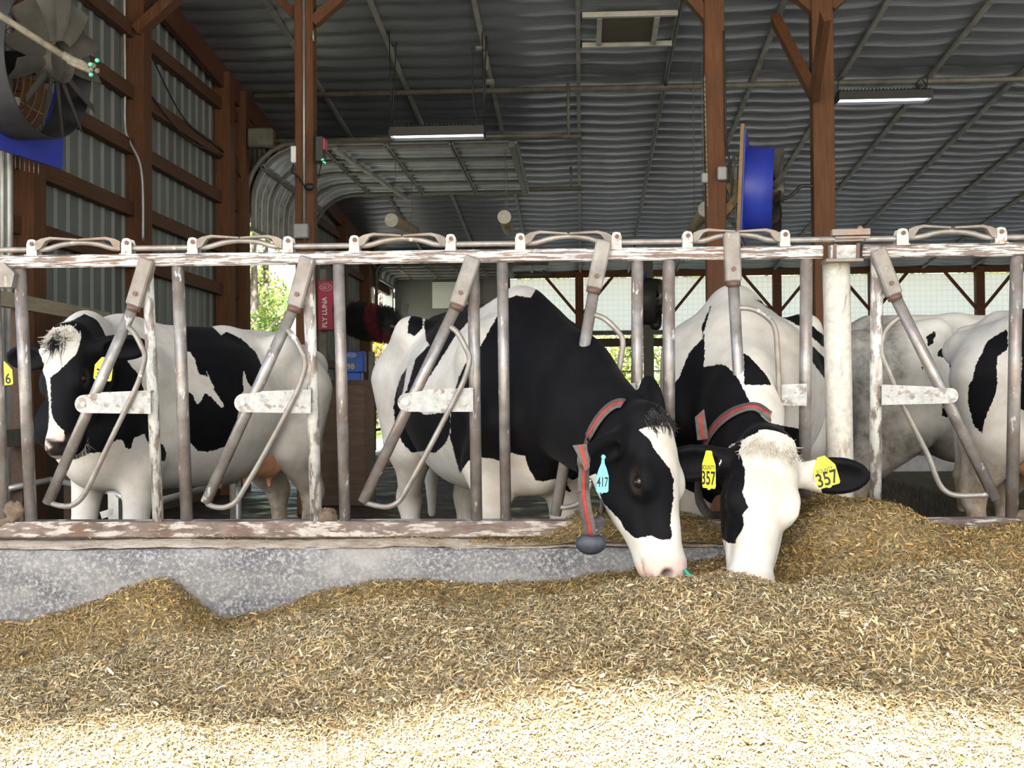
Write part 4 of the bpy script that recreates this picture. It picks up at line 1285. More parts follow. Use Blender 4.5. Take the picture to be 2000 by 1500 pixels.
    E((.34, 0, -.085), (.14, .062, .06), .04)
    E((.475, 0, -.075), (.060, .082, .064), .04)
    E((.50, 0, -.055), (.034, .070, .040), .02)
    for sy in (1, -1):
        E((.19, .045 * sy, -.155), (.135, .048, .085), .05)
        S.cone(H(.14, .05 * sy, -.215), H(.42, .025 * sy, -.13), .05 * hs, .034 * hs, .05)
        E((.20, .086 * sy, -.055), (.055, .028, .040), .04)
        E((.198, .102 * sy, -.036), (.044, .013, .012), .014)                       # brow
        E((.208, .100 * sy, -.084), (.036, .011, .010), .014)                       # lower lid
        E((.30, .060 * sy, -.115), (.09, .018, .02), .03)                           # cheek ridge
        E((.506, .050 * sy, -.030), (.017, .020, .018), .012, True)                 # nostril
        E((.204, .116 * sy, -.061), (.036, .020, .017), .008, True)                 # eye slit
    E((.46, 0, -.135), (.050, .052, .030), .025)
    E((.50, 0, -.112), (.06, .09, .006), .012, True)                                # mouth
    E((-.01, 0, -.055), (.05, .075, .05), .05)                                      # poll
    # ears
    ear_tips = []
    for sy, ed in zip((1, -1), ears):
        base = H(.055, .105 * sy, -.105)
        if ed[0] == 'to':
            d = L(P(*ed[1:])) - base; d /= np.linalg.norm(d)
        else: d = LV(Vector(ed).normalized())
        nrm = HR[2] * .75 + HR[0] * .5
        nrm = nrm - d * (nrm @ d); nrm /= np.linalg.norm(nrm); wd = np.cross(nrm, d)
        R = np.stack([d, wd, nrm], 1)
        S.cone(base, base + d * .07 * hs, .040 * hs, .038 * hs, .03)
        S.ell(base + d * .125 * hs, np.array((.115, .062, .026)) * hs, R, .03)
        S.ell(base + d * .135 * hs + nrm * .024 * hs, np.array((.088, .042, .026)) * hs, R, .012, True)
        ear_tips.append(base + d * .2 * hs)
    if extra: extra(S, q, H, s)
    co, quads = S.mesh(h)
    # ---- colouring of the hide
    Mw = np.array(root.matrix_world)
    cw = co @ Mw[:3, :3].T + Mw[:3, 3]
    uv = project(cw)
    hc = (co - p0) @ hR / hs
    is_head = (hc[:, 0] > -.03) & (hc[:, 0] < .6) & (np.abs(hc[:, 1]) < .36) & (hc[:, 2] > -.3) & (hc[:, 2] < .12)
    coat = np.full(len(co), -60.0)
    dirt = np.zeros(len(co)); grey = np.zeros(len(co)); pink = np.zeros(len(co)); dark = np.zeros(len(co))
    for op in ops:
        kind, poly = op[0], op[1]
        d = poly_sd(uv, poly)
        if len(op) > 2:
            d = np.where(op[2](cw, hc, is_head), d, -60)
        if kind == 'b': coat = np.maximum(coat, d)
        elif kind == 'w': coat = np.minimum(coat, -d)
        elif kind == 'grey': grey = np.maximum(grey, np.clip(d / 40 + .3, 0, 1))
        elif kind == 'dirt': dirt = np.maximum(dirt, np.clip(d / 15 + .5, 0, 1))
        elif kind == 'pink': pink = np.maximum(pink, np.clip(d / 6 + .5, 0, 1))
        elif kind == 'dark': dark = np.maximum(dark, np.clip(d / 4 + .5, 0, 1))
    coat = np.clip(coat / 12.0, -1, 1)
    inh = is_head & (np.abs(hc[:, 1]) < .13)
    mz = np.clip((hc[:, 0] - .445) / .03, 0, 1) * inh
    pink = np.maximum(pink, mz * .75)
    for sy in (1, -1):
        dn = np.linalg.norm((hc - np.array((.504, .050 * sy, -.034))) / np.array((.020, .022, .020)), axis=1)
        dark = np.maximum(dark, np.clip(1.6 - dn * 1.2, 0, 1) * inh)
        de = np.linalg.norm((hc - np.array((.202, .108 * sy, -.061))) / np.array((.036, .022, .020)), axis=1)
        dark = np.maximum(dark, np.clip((1.5 - de) * 2, 0, 1) * inh * .8)
    hoof = np.clip((.075 * s - co[:, 2]) / .015, 0, 1)
    dark = np.maximum(dark, hoof)
    low = np.clip((dirt_z - co[:, 2]) / .35, 0, .8) * (co[:, 0] < -.3 * s)
    dirt = np.maximum(dirt, low)
    low2 = np.clip((.28 - co[:, 2]) / .2, 0, .6)
    dirt = np.maximum(dirt, low2)
    body = np_mesh('body', cw, quads, M_COAT, root, True,
                   {'coat': coat, 'dirt': dirt, 'grey': grey, 'pink': pink, 'dark': dark})
    c = Cow(); c.root = root; c.S = S; c.body = body
    c.bvh = BVHTree.FromPolygons([Vector(v) for v in cw.tolist()], quads.tolist())
    mw = root.matrix_world
    c.Hw = lambda a, b2, cc: pl + (hx * a + hy * b2 + hz * cc) * hs
    c.hx, c.hy, c.hz, c.hs, c.s = hx, hy, hz, hs, s
    for sy in (1, -1):
        MB().ball(c.Hw(.204, .091 * sy, -.061), (.024 * hs,) * 3, 16, 10).build('eye', M_EYE, root)
    c.ear = [mw @ Vector(t) for t in ear_tips]
    return c

def hit(c, u, v, lift=.006, fallback=None):
    r = ray(u, v).normalized()
    loc, nrm, i, d = c.bvh.ray_cast(CAM_P, r)
    if loc is None: return P(u, v, fallback)
    return loc - r * lift + nrm * lift * .3

def tuft(c, name, material, roots, n, length, spread, droop, w=.0022, curl=0.0, seed=1):
    """hair: thin tapered locks; roots are (point, direction, radius of the patch)"""
    rg = random.Random(seed)
    b = MB()
    for pt, dr, rad in roots:
        for _ in range(n):
            o = Vector((rg.gauss(0, 1), rg.gauss(0, 1), rg.gauss(0, 1))) * rad * .55
            d = (Vector(dr) + Vector((rg.gauss(0, 1), rg.gauss(0, 1), rg.gauss(0, 1))) * spread).normalized()
            p = Vector(pt) + o
            loc, nn, _i, _d = c.bvh.find_nearest(p)
            if loc is not None: p = loc
            L = length * rg.uniform(.6, 1.2); k = 5
            pts = [p - d * .004]
            cv = Vector((rg.gauss(0, 1), rg.gauss(0, 1), rg.gauss(0, 1))) * curl
            for i in range(k):
                d = (d + Vector((0, 0, -droop)) + cv * (1 if i > 1 else .3)).normalized()
                pts.append(pts[-1] + d * L / k)
            b.tube(pts, [w * (1 - .8 * i / k) for i in range(k + 1)], 4, cap=False)
    return b.build(name, material, c.root)
# ------------------------------------------------------------------ cows
M_COAT = coat_material()
M_EYE, _nt, _b = mat('eye'); _b.inputs['Base Color'].default_value = (.012, .009, .008, 1); _b.inputs['Roughness'].default_value = .08
M_HAIR_B = plain('black_hair', (.014, .013, .014), .6)
M_HAIR_W = plain('pale_hair', (.70, .65, .575), .75, var=.12)
M_TAG_Y = plain('yellow_tag', (.80, .72, .045), .45, var=.06)
M_TAG_B = plain('blue_tag', (.19, .55, .70), .45, var=.06)
M_INK = plain('tag_ink', (.02, .02, .025), .7)
M_STRAP = plain('collar_webbing', (.105, .095, .09), .85, var=.3, sc=40)
M_STRIPE = plain('collar_stripe', (.27, .042, .036), .8, var=.25, sc=40)
M_TRANSP = plain('transponder', (.035, .04, .055), .55, var=.5, sc=25)
M_STEELB_ = plain('bright_steel', (.55, .55, .54), .3, .9)
M_UDDER = plain('udder_skin', (.60, .30, .17), .6, var=.3, sc=12)
M_GREEN = plain('green_plastic', (.02, .42, .27), .4)

def tag(c, u, v, d, w_px, h_px, material, number, word=None, tilt=0.0, yawd=0.0, num_h=.36, style='square', vis=1.0):
    """ear tag hanging from the ear at u, v (its hole); sizes in pixels of the picture"""
    top = d if isinstance(d, Vector) else P(u, v, d)
    dd = top.y
    k = dd / FPX
    w, h = w_px * k, h_px * k
    a = math.radians(yawd); t = math.radians(tilt)
    right = Vector((math.cos(a), math.sin(a), 0)); up = Vector((0, 0, 1))
    r2 = right * math.cos(t) + up * math.sin(t); u2 = up * math.cos(t) - right * math.sin(t)
    nrm = r2.cross(u2)
    if style == 'bottle':
        pr = [(-.10, 0), (.10, 0), (.14, -.22), (.34, -.38), (.5, -.55), (.5, -.93), (.36, -.97), (.05, -.97), (.02, -1), (-.05, -1), (-.08, -.97), (-.4, -.97), (-.5, -.93), (-.5, -.55), (-.34, -.38), (-.14, -.22)]
    else:
        pr = [(-.16, 0), (.16, 0), (.30, -.14), (.5, -.36), (.5, -.9), (.44, -.96), (.12, -.96), (.06, -1), (-.06, -1), (-.12, -.96), (-.44, -.96), (-.5, -.9), (-.5, -.36), (-.30, -.14)]
    Q = lambda x, y: top + r2 * (x * w) + u2 * (y * h)
    b = MB(); b.plate([Q(x, y) for x, y in pr], .0025, nrm)
    o = b.build('ear_tag', material, c.root)
    b = MB(); b.tube([Q(0, -.06) + nrm * .008, Q(0, -.06) - nrm * .010], .007, 12)
    bo = b.build('tag_button', material, c.root); bo.parent = o; bo.matrix_parent_inverse = Matrix()
    if number:
        text_obj('tag_number', number, Q(0, -.70) , r2, u2, h * num_h, M_INK, o, .55 if style == 'bottle' else .80, .0018, .018)
    if word:
        text_obj('tag_word', word, Q(0, -.43), r2, u2, h * .12, M_INK, o, .8, .0018, .01)
    return o

def strap_ring(c, pts, width, name='collar'):
    """belt through world points, its flat face turned to the neck's outside; red stripe down its middle"""
    pts = [Vector(p) for p in pts]
    cen = sum(pts, Vector()) / len(pts)
    def band(wd, lift, material, nm, par):
        b = MB(); vs = []; fs = []
        n = len(pts)
        for i, p in enumerate(pts):
            t = (pts[min(i + 1, n - 1)] - pts[max(i - 1, 0)]).normalized()
            loc, nn, _i, _d = c.bvh.find_nearest(p)
            o = (nn if nn is not None else p - cen)
            if (p - loc).length > .06: o = (p - cen)
            o = (o - t * o.dot(t)).normalized()
            s_ = t.cross(o).normalized()
            base = p + o * lift
            vs += [base - s_ * wd / 2, base + s_ * wd / 2, base + s_ * wd / 2 + o * .004, base - s_ * wd / 2 + o * .004]
        for i in range(n - 1):
            for k in range(4):
                k2 = (k + 1) % 4
                fs.append((i * 4 + k, (i + 1) * 4 + k, (i + 1) * 4 + k2, i * 4 + k2))
        fs += [(0, 1, 2, 3), tuple((n - 1) * 4 + k for k in (3, 2, 1, 0))]
        b.add(vs, fs, True)
        return b.build(nm, material, par)
    o = band(width, 0, M_STRAP, name, c.root)
    o2 = band(width * .36, .0025, M_STRIPE, 'stripe', o)
    return o

near_fence = lambda cw, hc, hd: cw[:, 1] < 4.62
HEAD = lambda cw, hc, hd: hd
FACE = lambda cw, hc, hd: hd & (np.abs(hc[:, 1]) < .15)
BODY = lambda cw, hc, hd: ~hd

# --- left cow, looking out between the bars
opsA = [
    ('b', [(-60, 560), (60, 640), (137, 628), (165, 613), (190, 625), (207, 655), (216, 690), (245, 700), (275, 738), (288, 790), (292, 870),
           (282, 848), (262, 855), (256, 878), (244, 874), (241, 860), (228, 858), (200, 883), (175, 885), (150, 897), (110, 897), (60, 905), (-60, 900)]),
    ('b', [(-80, 600), (300, 600), (300, 720), (200, 735), (-80, 760)], HEAD),
    ('w', [(40, 650), (75, 618), (100, 612), (135, 632), (160, 655), (150, 690), (128, 712), (108, 730), (98, 737), (100, 800), (103, 815), (112, 830), (126, 842),
           (128, 860), (125, 900), (66, 900), (66, 860), (80, 840), (95, 825), (96, 790), (92, 750), (78, 705), (60, 680), (50, 665)], FACE),
    ('dark', [(86, 856), (100, 858), (122, 862), (128, 850), (140, 846), (150, 890), (92, 892), (86, 882), (100, 874)], FACE),
    ('b', [(357, 622), (395, 629), (415, 638), (432, 655), (442, 648), (472, 662), (500, 688), (513, 718), (503, 742), (492, 757), (484, 748), (476, 722),
           (474, 745), (476, 765), (462, 780), (466, 800), (462, 830), (450, 868), (430, 876), (405, 883), (385, 880), (370, 862), (356, 800), (350, 700)]),
    ('w', [(355, 690), (370, 685), (380, 700), (388, 730), (405, 735), (403, 724), (415, 750), (420, 765), (440, 795), (432, 797), (412, 775), (400, 768), (392, 785), (385, 790), (375, 770), (355, 755)]),
    ('b', [(306, 862), (318, 868), (325, 885), (322, 900), (306, 900)]),
]
def extraA(S, q, H, s):
    S.ell(q(-.40, 0, .84), np.array((.22, .14, .12)) * s, k=.08)
cowA = make_cow('holstein_cow', 'black and white cow looking out at left between bars, white blaze on black face',
                (-1.959, 6.184, 0), (-.42, -.907), .97, P(112, 652, 4.98), P(98, 885, 4.84), (-.36, -.90, .22), .96,
                [(.86, .15, .02), (-.95, .1, -.02)], .010, opsA, bend=(-.05, 0, .04), extra=extraA, dirt_z=.7,
                legs={'f': (0.0, .06), 'h': (.05, -.10)})
def udder(c, q_c, r, teats):
    S = Solid(); s = c.s
    for sy in (1, -1):
        S.ell((q_c[0] + .06, sy * .075, q_c[2]), (r[0] * .62, r[1] * .6, r[2]), k=.05)
        S.ell((q_c[0] - .09, sy * .075, q_c[2] - .01), (r[0] * .62, r[1] * .6, r[2]), k=.05)
        for dx in (.09, -.10):
            S.cone((q_c[0] + dx, sy * .08, q_c[2] - r[2] * .8), (q_c[0] + dx, sy * .085, q_c[2] - r[2] - .055), .020, .011, .02)
    co, qd = S.mesh(.010)
    M = np.array(c.root.matrix_world)
    return np_mesh('udder', co @ M[:3, :3].T + M[:3, 3], qd, M_UDDER, c.root)
udder(cowA, (-.36, 0, .765), (.27, .19, .155), 1)
tag(cowA, 2, 706, 4.95, 40, 50, M_TAG_Y, '336', None, 4, 12, .42)
tag(cowA, 205, 698, 4.93, 42, 48, M_TAG_Y, '336', None, -8, -14, .42)
tuft(cowA, 'forelock', M_HAIR_B, [(cowA.Hw(.02, .01, .01), cowA.hx * 1.0 + cowA.hz * .35, .026)], 110, .085, .28, .10, .0022, .30, 3)
tuft(cowA, 'poll_hair', M_HAIR_W, [(cowA.Hw(.0, y, .0), cowA.hx * .8 + cowA.hz * .35, .035) for y in (-.07, -.035, .035, .07)], 70, .045, .35, .15, .0024, .3, 4)
tuft(cowA, 'whiskers', M_HAIR_W, [(cowA.Hw(.47, y, -.16), -cowA.hz * .3 + cowA.hx * .6, .03) for y in (-.04, 0, .04)], 22, .07, .35, .12, .0008, .1, 5)

# --- middle cow, head down in the feed, blue tag
opsB = [
    ('b', [(805, 612), (818, 603), (826, 622), (825, 640), (810, 657), (797, 650), (797, 630)]),
    ('b', [(832, 607), (855, 602), (890, 604), (915, 592), (940, 580), (957, 573), (970, 568), (971, 580), (936, 604), (911, 632), (895, 650), (845, 680), (832, 665), (829, 635)]),
    ('b', [(868, 640), (840, 672), (812, 700), (806, 722), (795, 760), (775, 800), (800, 800), (815, 780), (835, 742), (862, 700), (890, 655)]),
    ('b', [(795, 718), (783, 735), (773, 765), (768, 800), (778, 800), (788, 760)]),
    ('b', [(770, 790), (800, 795), (830, 810), (880, 805), (878, 850), (868, 868), (850, 885), (830, 880), (805, 885), (790, 870), (778, 850), (770, 820)]),
    ('b', [(993, 582), (1008, 577), (1037, 582), (1060, 540), (1400, 540), (1400, 800), (1300, 950), (1145, 950), (1140, 935), (1128, 950),
           (1112, 962), (1092, 948), (1085, 935), (1060, 940), (1047, 939), (1031, 910), (1025, 891), (999, 884), (975, 900), (957, 895), (940, 893), (916, 899), (898, 925),
           (880, 860), (880, 800), (895, 740), (915, 697), (938, 676), (971, 618)]),
    ('w', [(1103, 929), (1118, 938), (1135, 930), (1137, 972), (1125, 968), (1112, 955)]),
    ('b', [(1160, 900), (1100, 830), (1210, 740), (1400, 740), (1400, 1060), (1160, 1060)], HEAD),
    ('w', [(1100, 935), (1158, 921), (1166, 926), (1164, 953), (1172, 963), (1177, 982), (1193, 998), (1212, 1017), (1220, 1033), (1233, 1046), (1244, 1051), (1257, 1049),
           (1273, 1046), (1284, 1053), (1308, 1054), (1313, 1046), (1309, 1027), (1311, 1003), (1315, 977), (1316, 937), (1308, 915), (1295, 899), (1279, 878),
           (1265, 854), (1247, 838), (1290, 830), (1302, 812), (1306, 790), (1400, 790), (1400, 1200), (1100, 1200)], FACE),
]
cowB = make_cow('holstein_cow', 'cow with black neck and head down in feed, blue ear tag and red-striped collar',
                (-.444, 5.53, 0), (.38, -.925), 1.0, P(1296, 818, 4.18), P(1338, 1128, 4.06), (.78, -.62, .12), 1.03,
                [('to', 1258, 690, 4.34), (-.60, -.70, -.36)], .009, opsB, bend=(.02, 0, .02), legs={'f': (.02, .1), 'h': (.0, .12)}, dirt_z=.4)
tag(cowB, 1178, 888, 4.02, 24, 76, M_TAG_B, '417', None, -2, 10, .26, 'bottle')

tuft(cowB, 'forelock', M_HAIR_B, [(cowB.Hw(.0, y, .0), cowB.hx * .9 + cowB.hz * .35, .03) for y in (-.05, 0, .05)], 80, .038, .2, .02, .0022, .15, 9)

# --- right cow, face on, two yellow tags
opsC = [
    ('b', [(1393, 588), (1381, 612), (1370, 640), (1372, 662), (1345, 690), (1328, 735), (1300, 770), (1300, 930), (1400, 990), (1580, 900), (1580, 842), (1500, 825), (1470, 795), (1440, 736),
           (1422, 717), (1409, 711), (1374, 717), (1377, 690), (1375, 650), (1385, 612)]),
    ('b', [(1452, 687), (1475, 708), (1499, 735), (1506, 752), (1454, 752)], BODY),
    ('b', [(1473, 583), (1562, 615), (1586, 636), (1608, 654), (1640, 690), (1640, 705), (1608, 678), (1587, 660), (1562, 637), (1520, 615), (1490, 595)], BODY),
    ('b', [(1587, 675), (1598, 687), (1640, 725), (1640, 780), (1610, 738), (1587, 708)], BODY),
    ('w', [(1360, 930), (1405, 878), (1442, 862), (1480, 845), (1500, 800), (1575, 800), (1582, 870), (1620, 960), (1620, 1200), (1340, 1200)], FACE),
    ('b', [(1421, 878), (1442, 862), (1450, 865), (1443, 881), (1450, 902), (1455, 921), (1455, 942), (1450, 961), (1461, 990), (1450, 1006), (1454, 1022), (1447, 1041),
           (1438, 1051), (1437, 1061), (1423, 1061), (1410, 1051), (1402, 1033), (1391, 1025), (1386, 1003), (1385, 985), (1379, 969), (1381, 950), (1394, 931), (1399, 921)], FACE),
    ('b', [(1300, 840), (1405, 840), (1430, 872), (1424, 895), (1400, 900), (1385, 940), (1300, 940)], lambda cw, hc, hd: hd & (np.abs(hc[:, 1]) >= .125)),
    ('b', [(1584, 840), (1720, 840), (1720, 970), (1606, 970), (1592, 890)], lambda cw, hc, hd: hd & (np.abs(hc[:, 1]) >= .125)),
]
cowC = make_cow('holstein_cow', 'white-faced cow eating head down at right, two yellow ear tags numbered 357',
                (.76, 5.62, 0), (-.24, -.97), 1.0, P(1512, 858, 4.20), P(1474, 1138, 3.96), (.12, -.86, .45), 1.06,
                [(1, .0, -.02), (-.97, .0, -.06)], .009, opsC, legs={'f': (0, .1), 'h': (.0, .1)}, dirt_z=.4)
tag(cowC, 1603, 892, 4.0, 46, 62, M_TAG_Y, '357', 'BOUNTY', 16, 8, .44)
tag(cowC, 1384, 880, 3.98, 40, 76, M_TAG_Y, '357', 'BOUNTY', 0, -58, .36)
tuft(cowC, 'poll_hair', M_HAIR_W, [(cowC.Hw(.02, y, .01), cowC.hz * .30 + cowC.hx * .9, .03) for y in (-.085, -.05, 0, .05, .085)], 90, .055, .3, .06, .0020, .15, 6)

# --- cow standing side-on behind, dirty grey flank
opsD = [
    ('grey', [(1630, 590), (1745, 590), (1770, 640), (1790, 720), (1775, 830), (1850, 840), (1850, 960), (1630, 960)]),
    ('b', [(1809, 657), (1826, 645), (1828, 657), (1820, 666), (1824, 669), (1813, 678)]),
    ('b', [(1829, 694), (1837, 680), (1850, 686), (1849, 696), (1841, 699)]),
    ('b', [(1853, 714), (1862, 703), (1863, 716), (1855, 724)]),
    ('b', [(1798, 720), (1804, 715), (1803, 724)]),
    ('b', [(1840, 795), (1852, 800), (1850, 815), (1840, 812)]),
]
cowD = make_cow('holstein_cow', 'grey-stained white cow standing side-on behind the thick fence post',
                (2.38, 7.3, 0), (1, .12), 1.03, (4.25, 7.45, 1.3), (4.62, 7.5, .98), (.6, 0, .8), 1.0,
                [(.2, .9, .1), (.2, -.9, .1)], .014, opsD, dirt_z=.9, legs={'f': (0, .1), 'h': (.1, -.05)})

# --- cow cut by the right edge
opsE = [
    ('b', [(1968, 642), (1928, 666), (1920, 684), (1907, 711), (1899, 741), (1892, 753), (1890, 780), (1892, 792), (1901, 829), (1918, 848), (1923, 820), (1929, 806), (1943, 773),
           (1948, 750), (1946, 720), (1949, 696), (1968, 681)]),
    ('b', [(1985, 600), (2300, 560), (2300, 860), (1992, 800), (1996, 700)]),
]
cowE = make_cow('holstein_cow', 'white cow with black patch cut off by the right picture edge',
                (2.54, 5.80, 0), (.6, -.8), 1.0, (3.55, 4.3, 1.05), (3.75, 4.05, .62), (.6, -.6, .5), 1.0,
                [(.4, .9, .1), (-.6, -.7, .1)], .014, opsE, dirt_z=.85, legs={'f': (0, .1), 'h': (.0, .08)})
udder(cowE, (-.40, 0, .76), (.22, .15, .13), 1)

# --- collars
def collar_from(c, near_pts, far_d, width, far_pts=None):
    front = [hit(c, u, v, .010, d) if d is None or d > 0 else P(u, v, -d) for u, v, d in near_pts]
    return front
fB = [hit(cowB, u, v, .010, 4.3) for u, v in ((1218, 790), (1205, 790), (1188, 800), (1170, 820), (1155, 845), (1146, 866), (1140, 890))]
fB += [P(1140, 915, fB[-1].y), P(1139, 950, fB[-1].y + .005), P(1143, 985, fB[-1].y + .01), P(1150, 1020, fB[-1].y + .015), P(1155, 1044, fB[-1].y + .03)]
back = [fB[-1] + Vector((.02, .06, .02)), P(1172, 1010, fB[-1].y + .15), P(1185, 960, fB[-1].y + .27), P(1205, 880, fB[-1].y + .32), P(1222, 815, fB[-1].y + .25), fB[0] + Vector((.0, .03, .0))]
colB = strap_ring(cowB, smooth_path(fB + back, 5), .042)
b = MB()
tc = P(1154, 1062, fB[-1].y + .02)
b.ball(tc, (.050, .028, .036), 20, 12)
b.build('transponder', M_TRANSP, colB)
b = MB()
for dz in (.0, .012): b.box(tc + Vector((0, -.004, .034 + dz)), (.042, .03, .007), None, .002)
b.build('buckle', M_STEELB, colB)
b = MB(); p0 = P(1147, 936, fB[-1].y - .008)
b.tube([p0 + Vector((.011 * math.cos(a), 0, .011 * math.sin(a))) for a in np.linspace(0, 2 * math.pi, 14)], .0035, 8)
b.build('ring', M_STEELB, colB)
# loose strap end
e0 = fB[6]
ed = e0.y - .03
b = MB(); b.plate([P(1118, 870, ed), P(1146, 867, ed), P(1152, 912, ed), P(1143, 920, ed), P(1134, 900, ed)], .004, (0, -1, .1)); se = b.build('strap_end', M_STRAP, colB)
b = MB(); b.plate([P(1129, 871, ed), P(1139, 870, ed), P(1149, 912, ed), P(1143, 914, ed)], .006, (0, -1, .1)); b.build('stripe', M_STRIPE, se)
fC = [hit(cowC, u, v, .010, 4.3) for u, v in ((1386, 852), (1395, 838), (1410, 822), (1428, 809), (1448, 800), (1466, 796), (1480, 798), (1492, 806), (1500, 815))]
mid = sum(fC, Vector()) / len(fC)
back = [fC[-1] + Vector((.03, .08, -.10)), fC[-1] + Vector((.0, .18, -.30)), mid + Vector((0, .22, -.42)), fC[0] + Vector((-.02, .16, -.25)), fC[0] + Vector((-.012, .04, -.05)), fC[0]]
colC = strap_ring(cowC, smooth_path(fC + back, 5), .044)
ed = fC[0].y - .03
b = MB()
b.plate([P(1357, 815, ed), P(1375, 799, ed), P(1384, 857, ed), P(1362, 860, ed)], .004, (0, -1, .1)); se = b.build('strap_end', M_STRAP, colC)
b = MB(); b.plate([P(1363, 811, ed), P(1370, 805, ed), P(1377, 858, ed), P(1369, 859, ed)], .006, (0, -1, .1)); b.build('stripe', M_STRIPE, se)
# green plastic flap in the feeding cow's nostril
b = MB(); n0 = hit(cowB, 1336, 1112, .008, 4.05)
b.tube([n0, n0 + Vector((.012, -.006, -.018)), n0 + Vector((.030, -.004, -.020))], [.006, .008, .003], 8)
b.build('nose_plug', M_GREEN, cowB.root)
# ------------------------------------------------------------------ feed
def interp(u, tab):
    xs, ys = zip(*tab); return np.interp(u, xs, ys)
CREST = [(-600, 1330), (0, 1312), (100, 1298), (300, 1262), (430, 1235), (560, 1205), (700, 1190), (850, 1192), (1000, 1185), (1150, 1160), (1270, 1132), (1400, 1135), (1520, 1132), (1620, 1105), (1720, 1092), (1850, 1105), (2000, 1140), (2600, 1150)]
BACK = [(-600, 1235), (0, 1228), (60, 1205), (160, 1196), (220, 1172), (280, 1156), (330, 1156), (400, 1192), (450, 1203), (560, 1182), (600, 1162), (700, 1150), (830, 1130), (900, 1150), (1000, 1156), (1120, 1148), (1170, 1140), (1240, 1110), (1290, 1095), (1420, 1085),
        (1480, 1065), (1530, 1030), (1560, 1000), (1600, 982), (1650, 985), (1700, 994), (1760, 1000), (1800, 1012), (1900, 1018), (2000, 1020), (2600, 1025)]
TROUGH = [(-600, 1320), (0, 1322), (100, 1305), (300, 1275), (430, 1248), (560, 1222), (700, 1205), (850, 1203), (1000, 1196), (1150, 1172), (1270, 1150), (1400, 1142), (1500, 1138), (1600, 1118), (1750, 1092), (1850, 1085), (2000, 1085), (2600, 1090)]
YC, YT, YBK = 3.86, 4.10, 4.44
def feed_z(X, Y):
    """height of the heap, from the edges seen in the picture"""
    U = 1135 + X / np.maximum(Y, 1.0) * FPX - (Y * 0)
    Uc = 1135 + X / YC * FPX; Ut = 1135 + X / YT * FPX; Ub = 1135 + X / YBK * FPX
    hz = lambda v, y, u: 1.0 - (v + .008 * (u - 1135) - 785) / FPX * y
    zc = hz(interp(Uc, CREST), YC, Uc); zt = hz(interp(Ut, TROUGH), YT, Ut) - .10; zb = hz(interp(Ub, BACK), YBK, Ub)
    zf = .195 + .035 * np.sin(X * 1.3 + .5)
    sm = lambda t: t * t * (3 - 2 * t)
    z = np.where(Y < YC, zf + (zc - zf) * sm(np.clip((Y - 2.55) / (YC - 2.55), 0, 1)) ** 1.15,
        np.where(Y < YT, zc + (zt - zc) * np.clip((Y - YC) / (YT - YC), 0, 1) ** .8,
        np.where(Y < YBK, zt + (zb - zt) * sm(np.clip((Y - YT) / (YBK - YT), 0, 1)), zb)))
    # right heap spills onto the curb, elsewhere it ends at the curb
    spill = np.clip((zb - .50) / .10, 0, 1)
    z = np.where(Y > YBK, np.maximum(zb - (Y - YBK) * (.05 + .45 * (1 - spill)), 0), z)
    for fx, fy, a, ph in ((5.1, 6.3, .020, .3), (9.7, -8.1, .011, 1.7), (17.0, 14.0, .007, 2.2), (-23., 29., .004, .6), (41., 37., .003, 0)):
        z = z + a * np.sin(fx * X + fy * Y + ph + 1.3 * np.sin(2.1 * X - 3.3 * Y))
    z = z + .055 * np.sin(2.3 * X + 1.1 + .8 * np.sin(1.1 * X)) * np.exp(-((Y - 3.2) / .38) ** 2) + .018 * np.sin(7.3 * X + 3 * Y) * np.sin(6.1 * Y - 2 * X) * (Y < YC)
    return np.maximum(z, .03)

M_FEED, nt, bs = mat('feed_mass')
v = coords(nt)
n1 = noise(nt, v, 70, 5, .7); n2 = noise(nt, v, 5, 4)
c1 = ramp(nt, n1, [(.32, (.05, .036, .016)), (.5, (.22, .15, .06)), (.66, (.46, .33, .15))])
c2 = ramp(nt, n1, [(.32, (.06, .052, .03)), (.5, (.26, .20, .11)), (.66, (.52, .41, .24))])
nt.links.new(mix(nt, ramp(nt, n2, [(.4, (0, 0, 0)), (.6, (1, 1, 1))]), c1, c2), bs.inputs['Base Color'])
bs.inputs['Roughness'].default_value = .9
bump(nt, bs, n1, .012)
M_BITS, nt, bs = mat('feed_bits')
a_ = N(nt, 'ShaderNodeAttribute'); a_.attribute_name = 'tint'
nt.links.new(a_.outputs['Color'], bs.inputs['Base Color']); bs.inputs['Roughness'].default_value = .6
bs.inputs['Specular IOR Level'].default_value = .3

nx, ny = 300, 190
xs = np.linspace(-4.6, 5.2, nx); ys = np.concatenate([np.linspace(.2, 2.4, 40), np.linspace(2.42, 4.80, ny - 40)])
Xg, Yg = np.meshgrid(xs, ys, indexing='ij')
Zg = feed_z(Xg, Yg)
# keep the heap off the bare curb: it dives below where its edge lies in front of the wall
idx = np.arange(nx * ny).reshape(nx, ny)
qd = np.stack([idx[:-1, :-1], idx[1:, :-1], idx[1:, 1:], idx[:-1, 1:]], -1).reshape(-1, 4)
heap = np_mesh('feed_heap', np.stack([Xg, Yg, Zg], -1).reshape(-1, 3), qd, M_FEED)
setp(heap, 'heap of chopped brown feed lying along the alley below the fence', 'feed', kind='stuff')

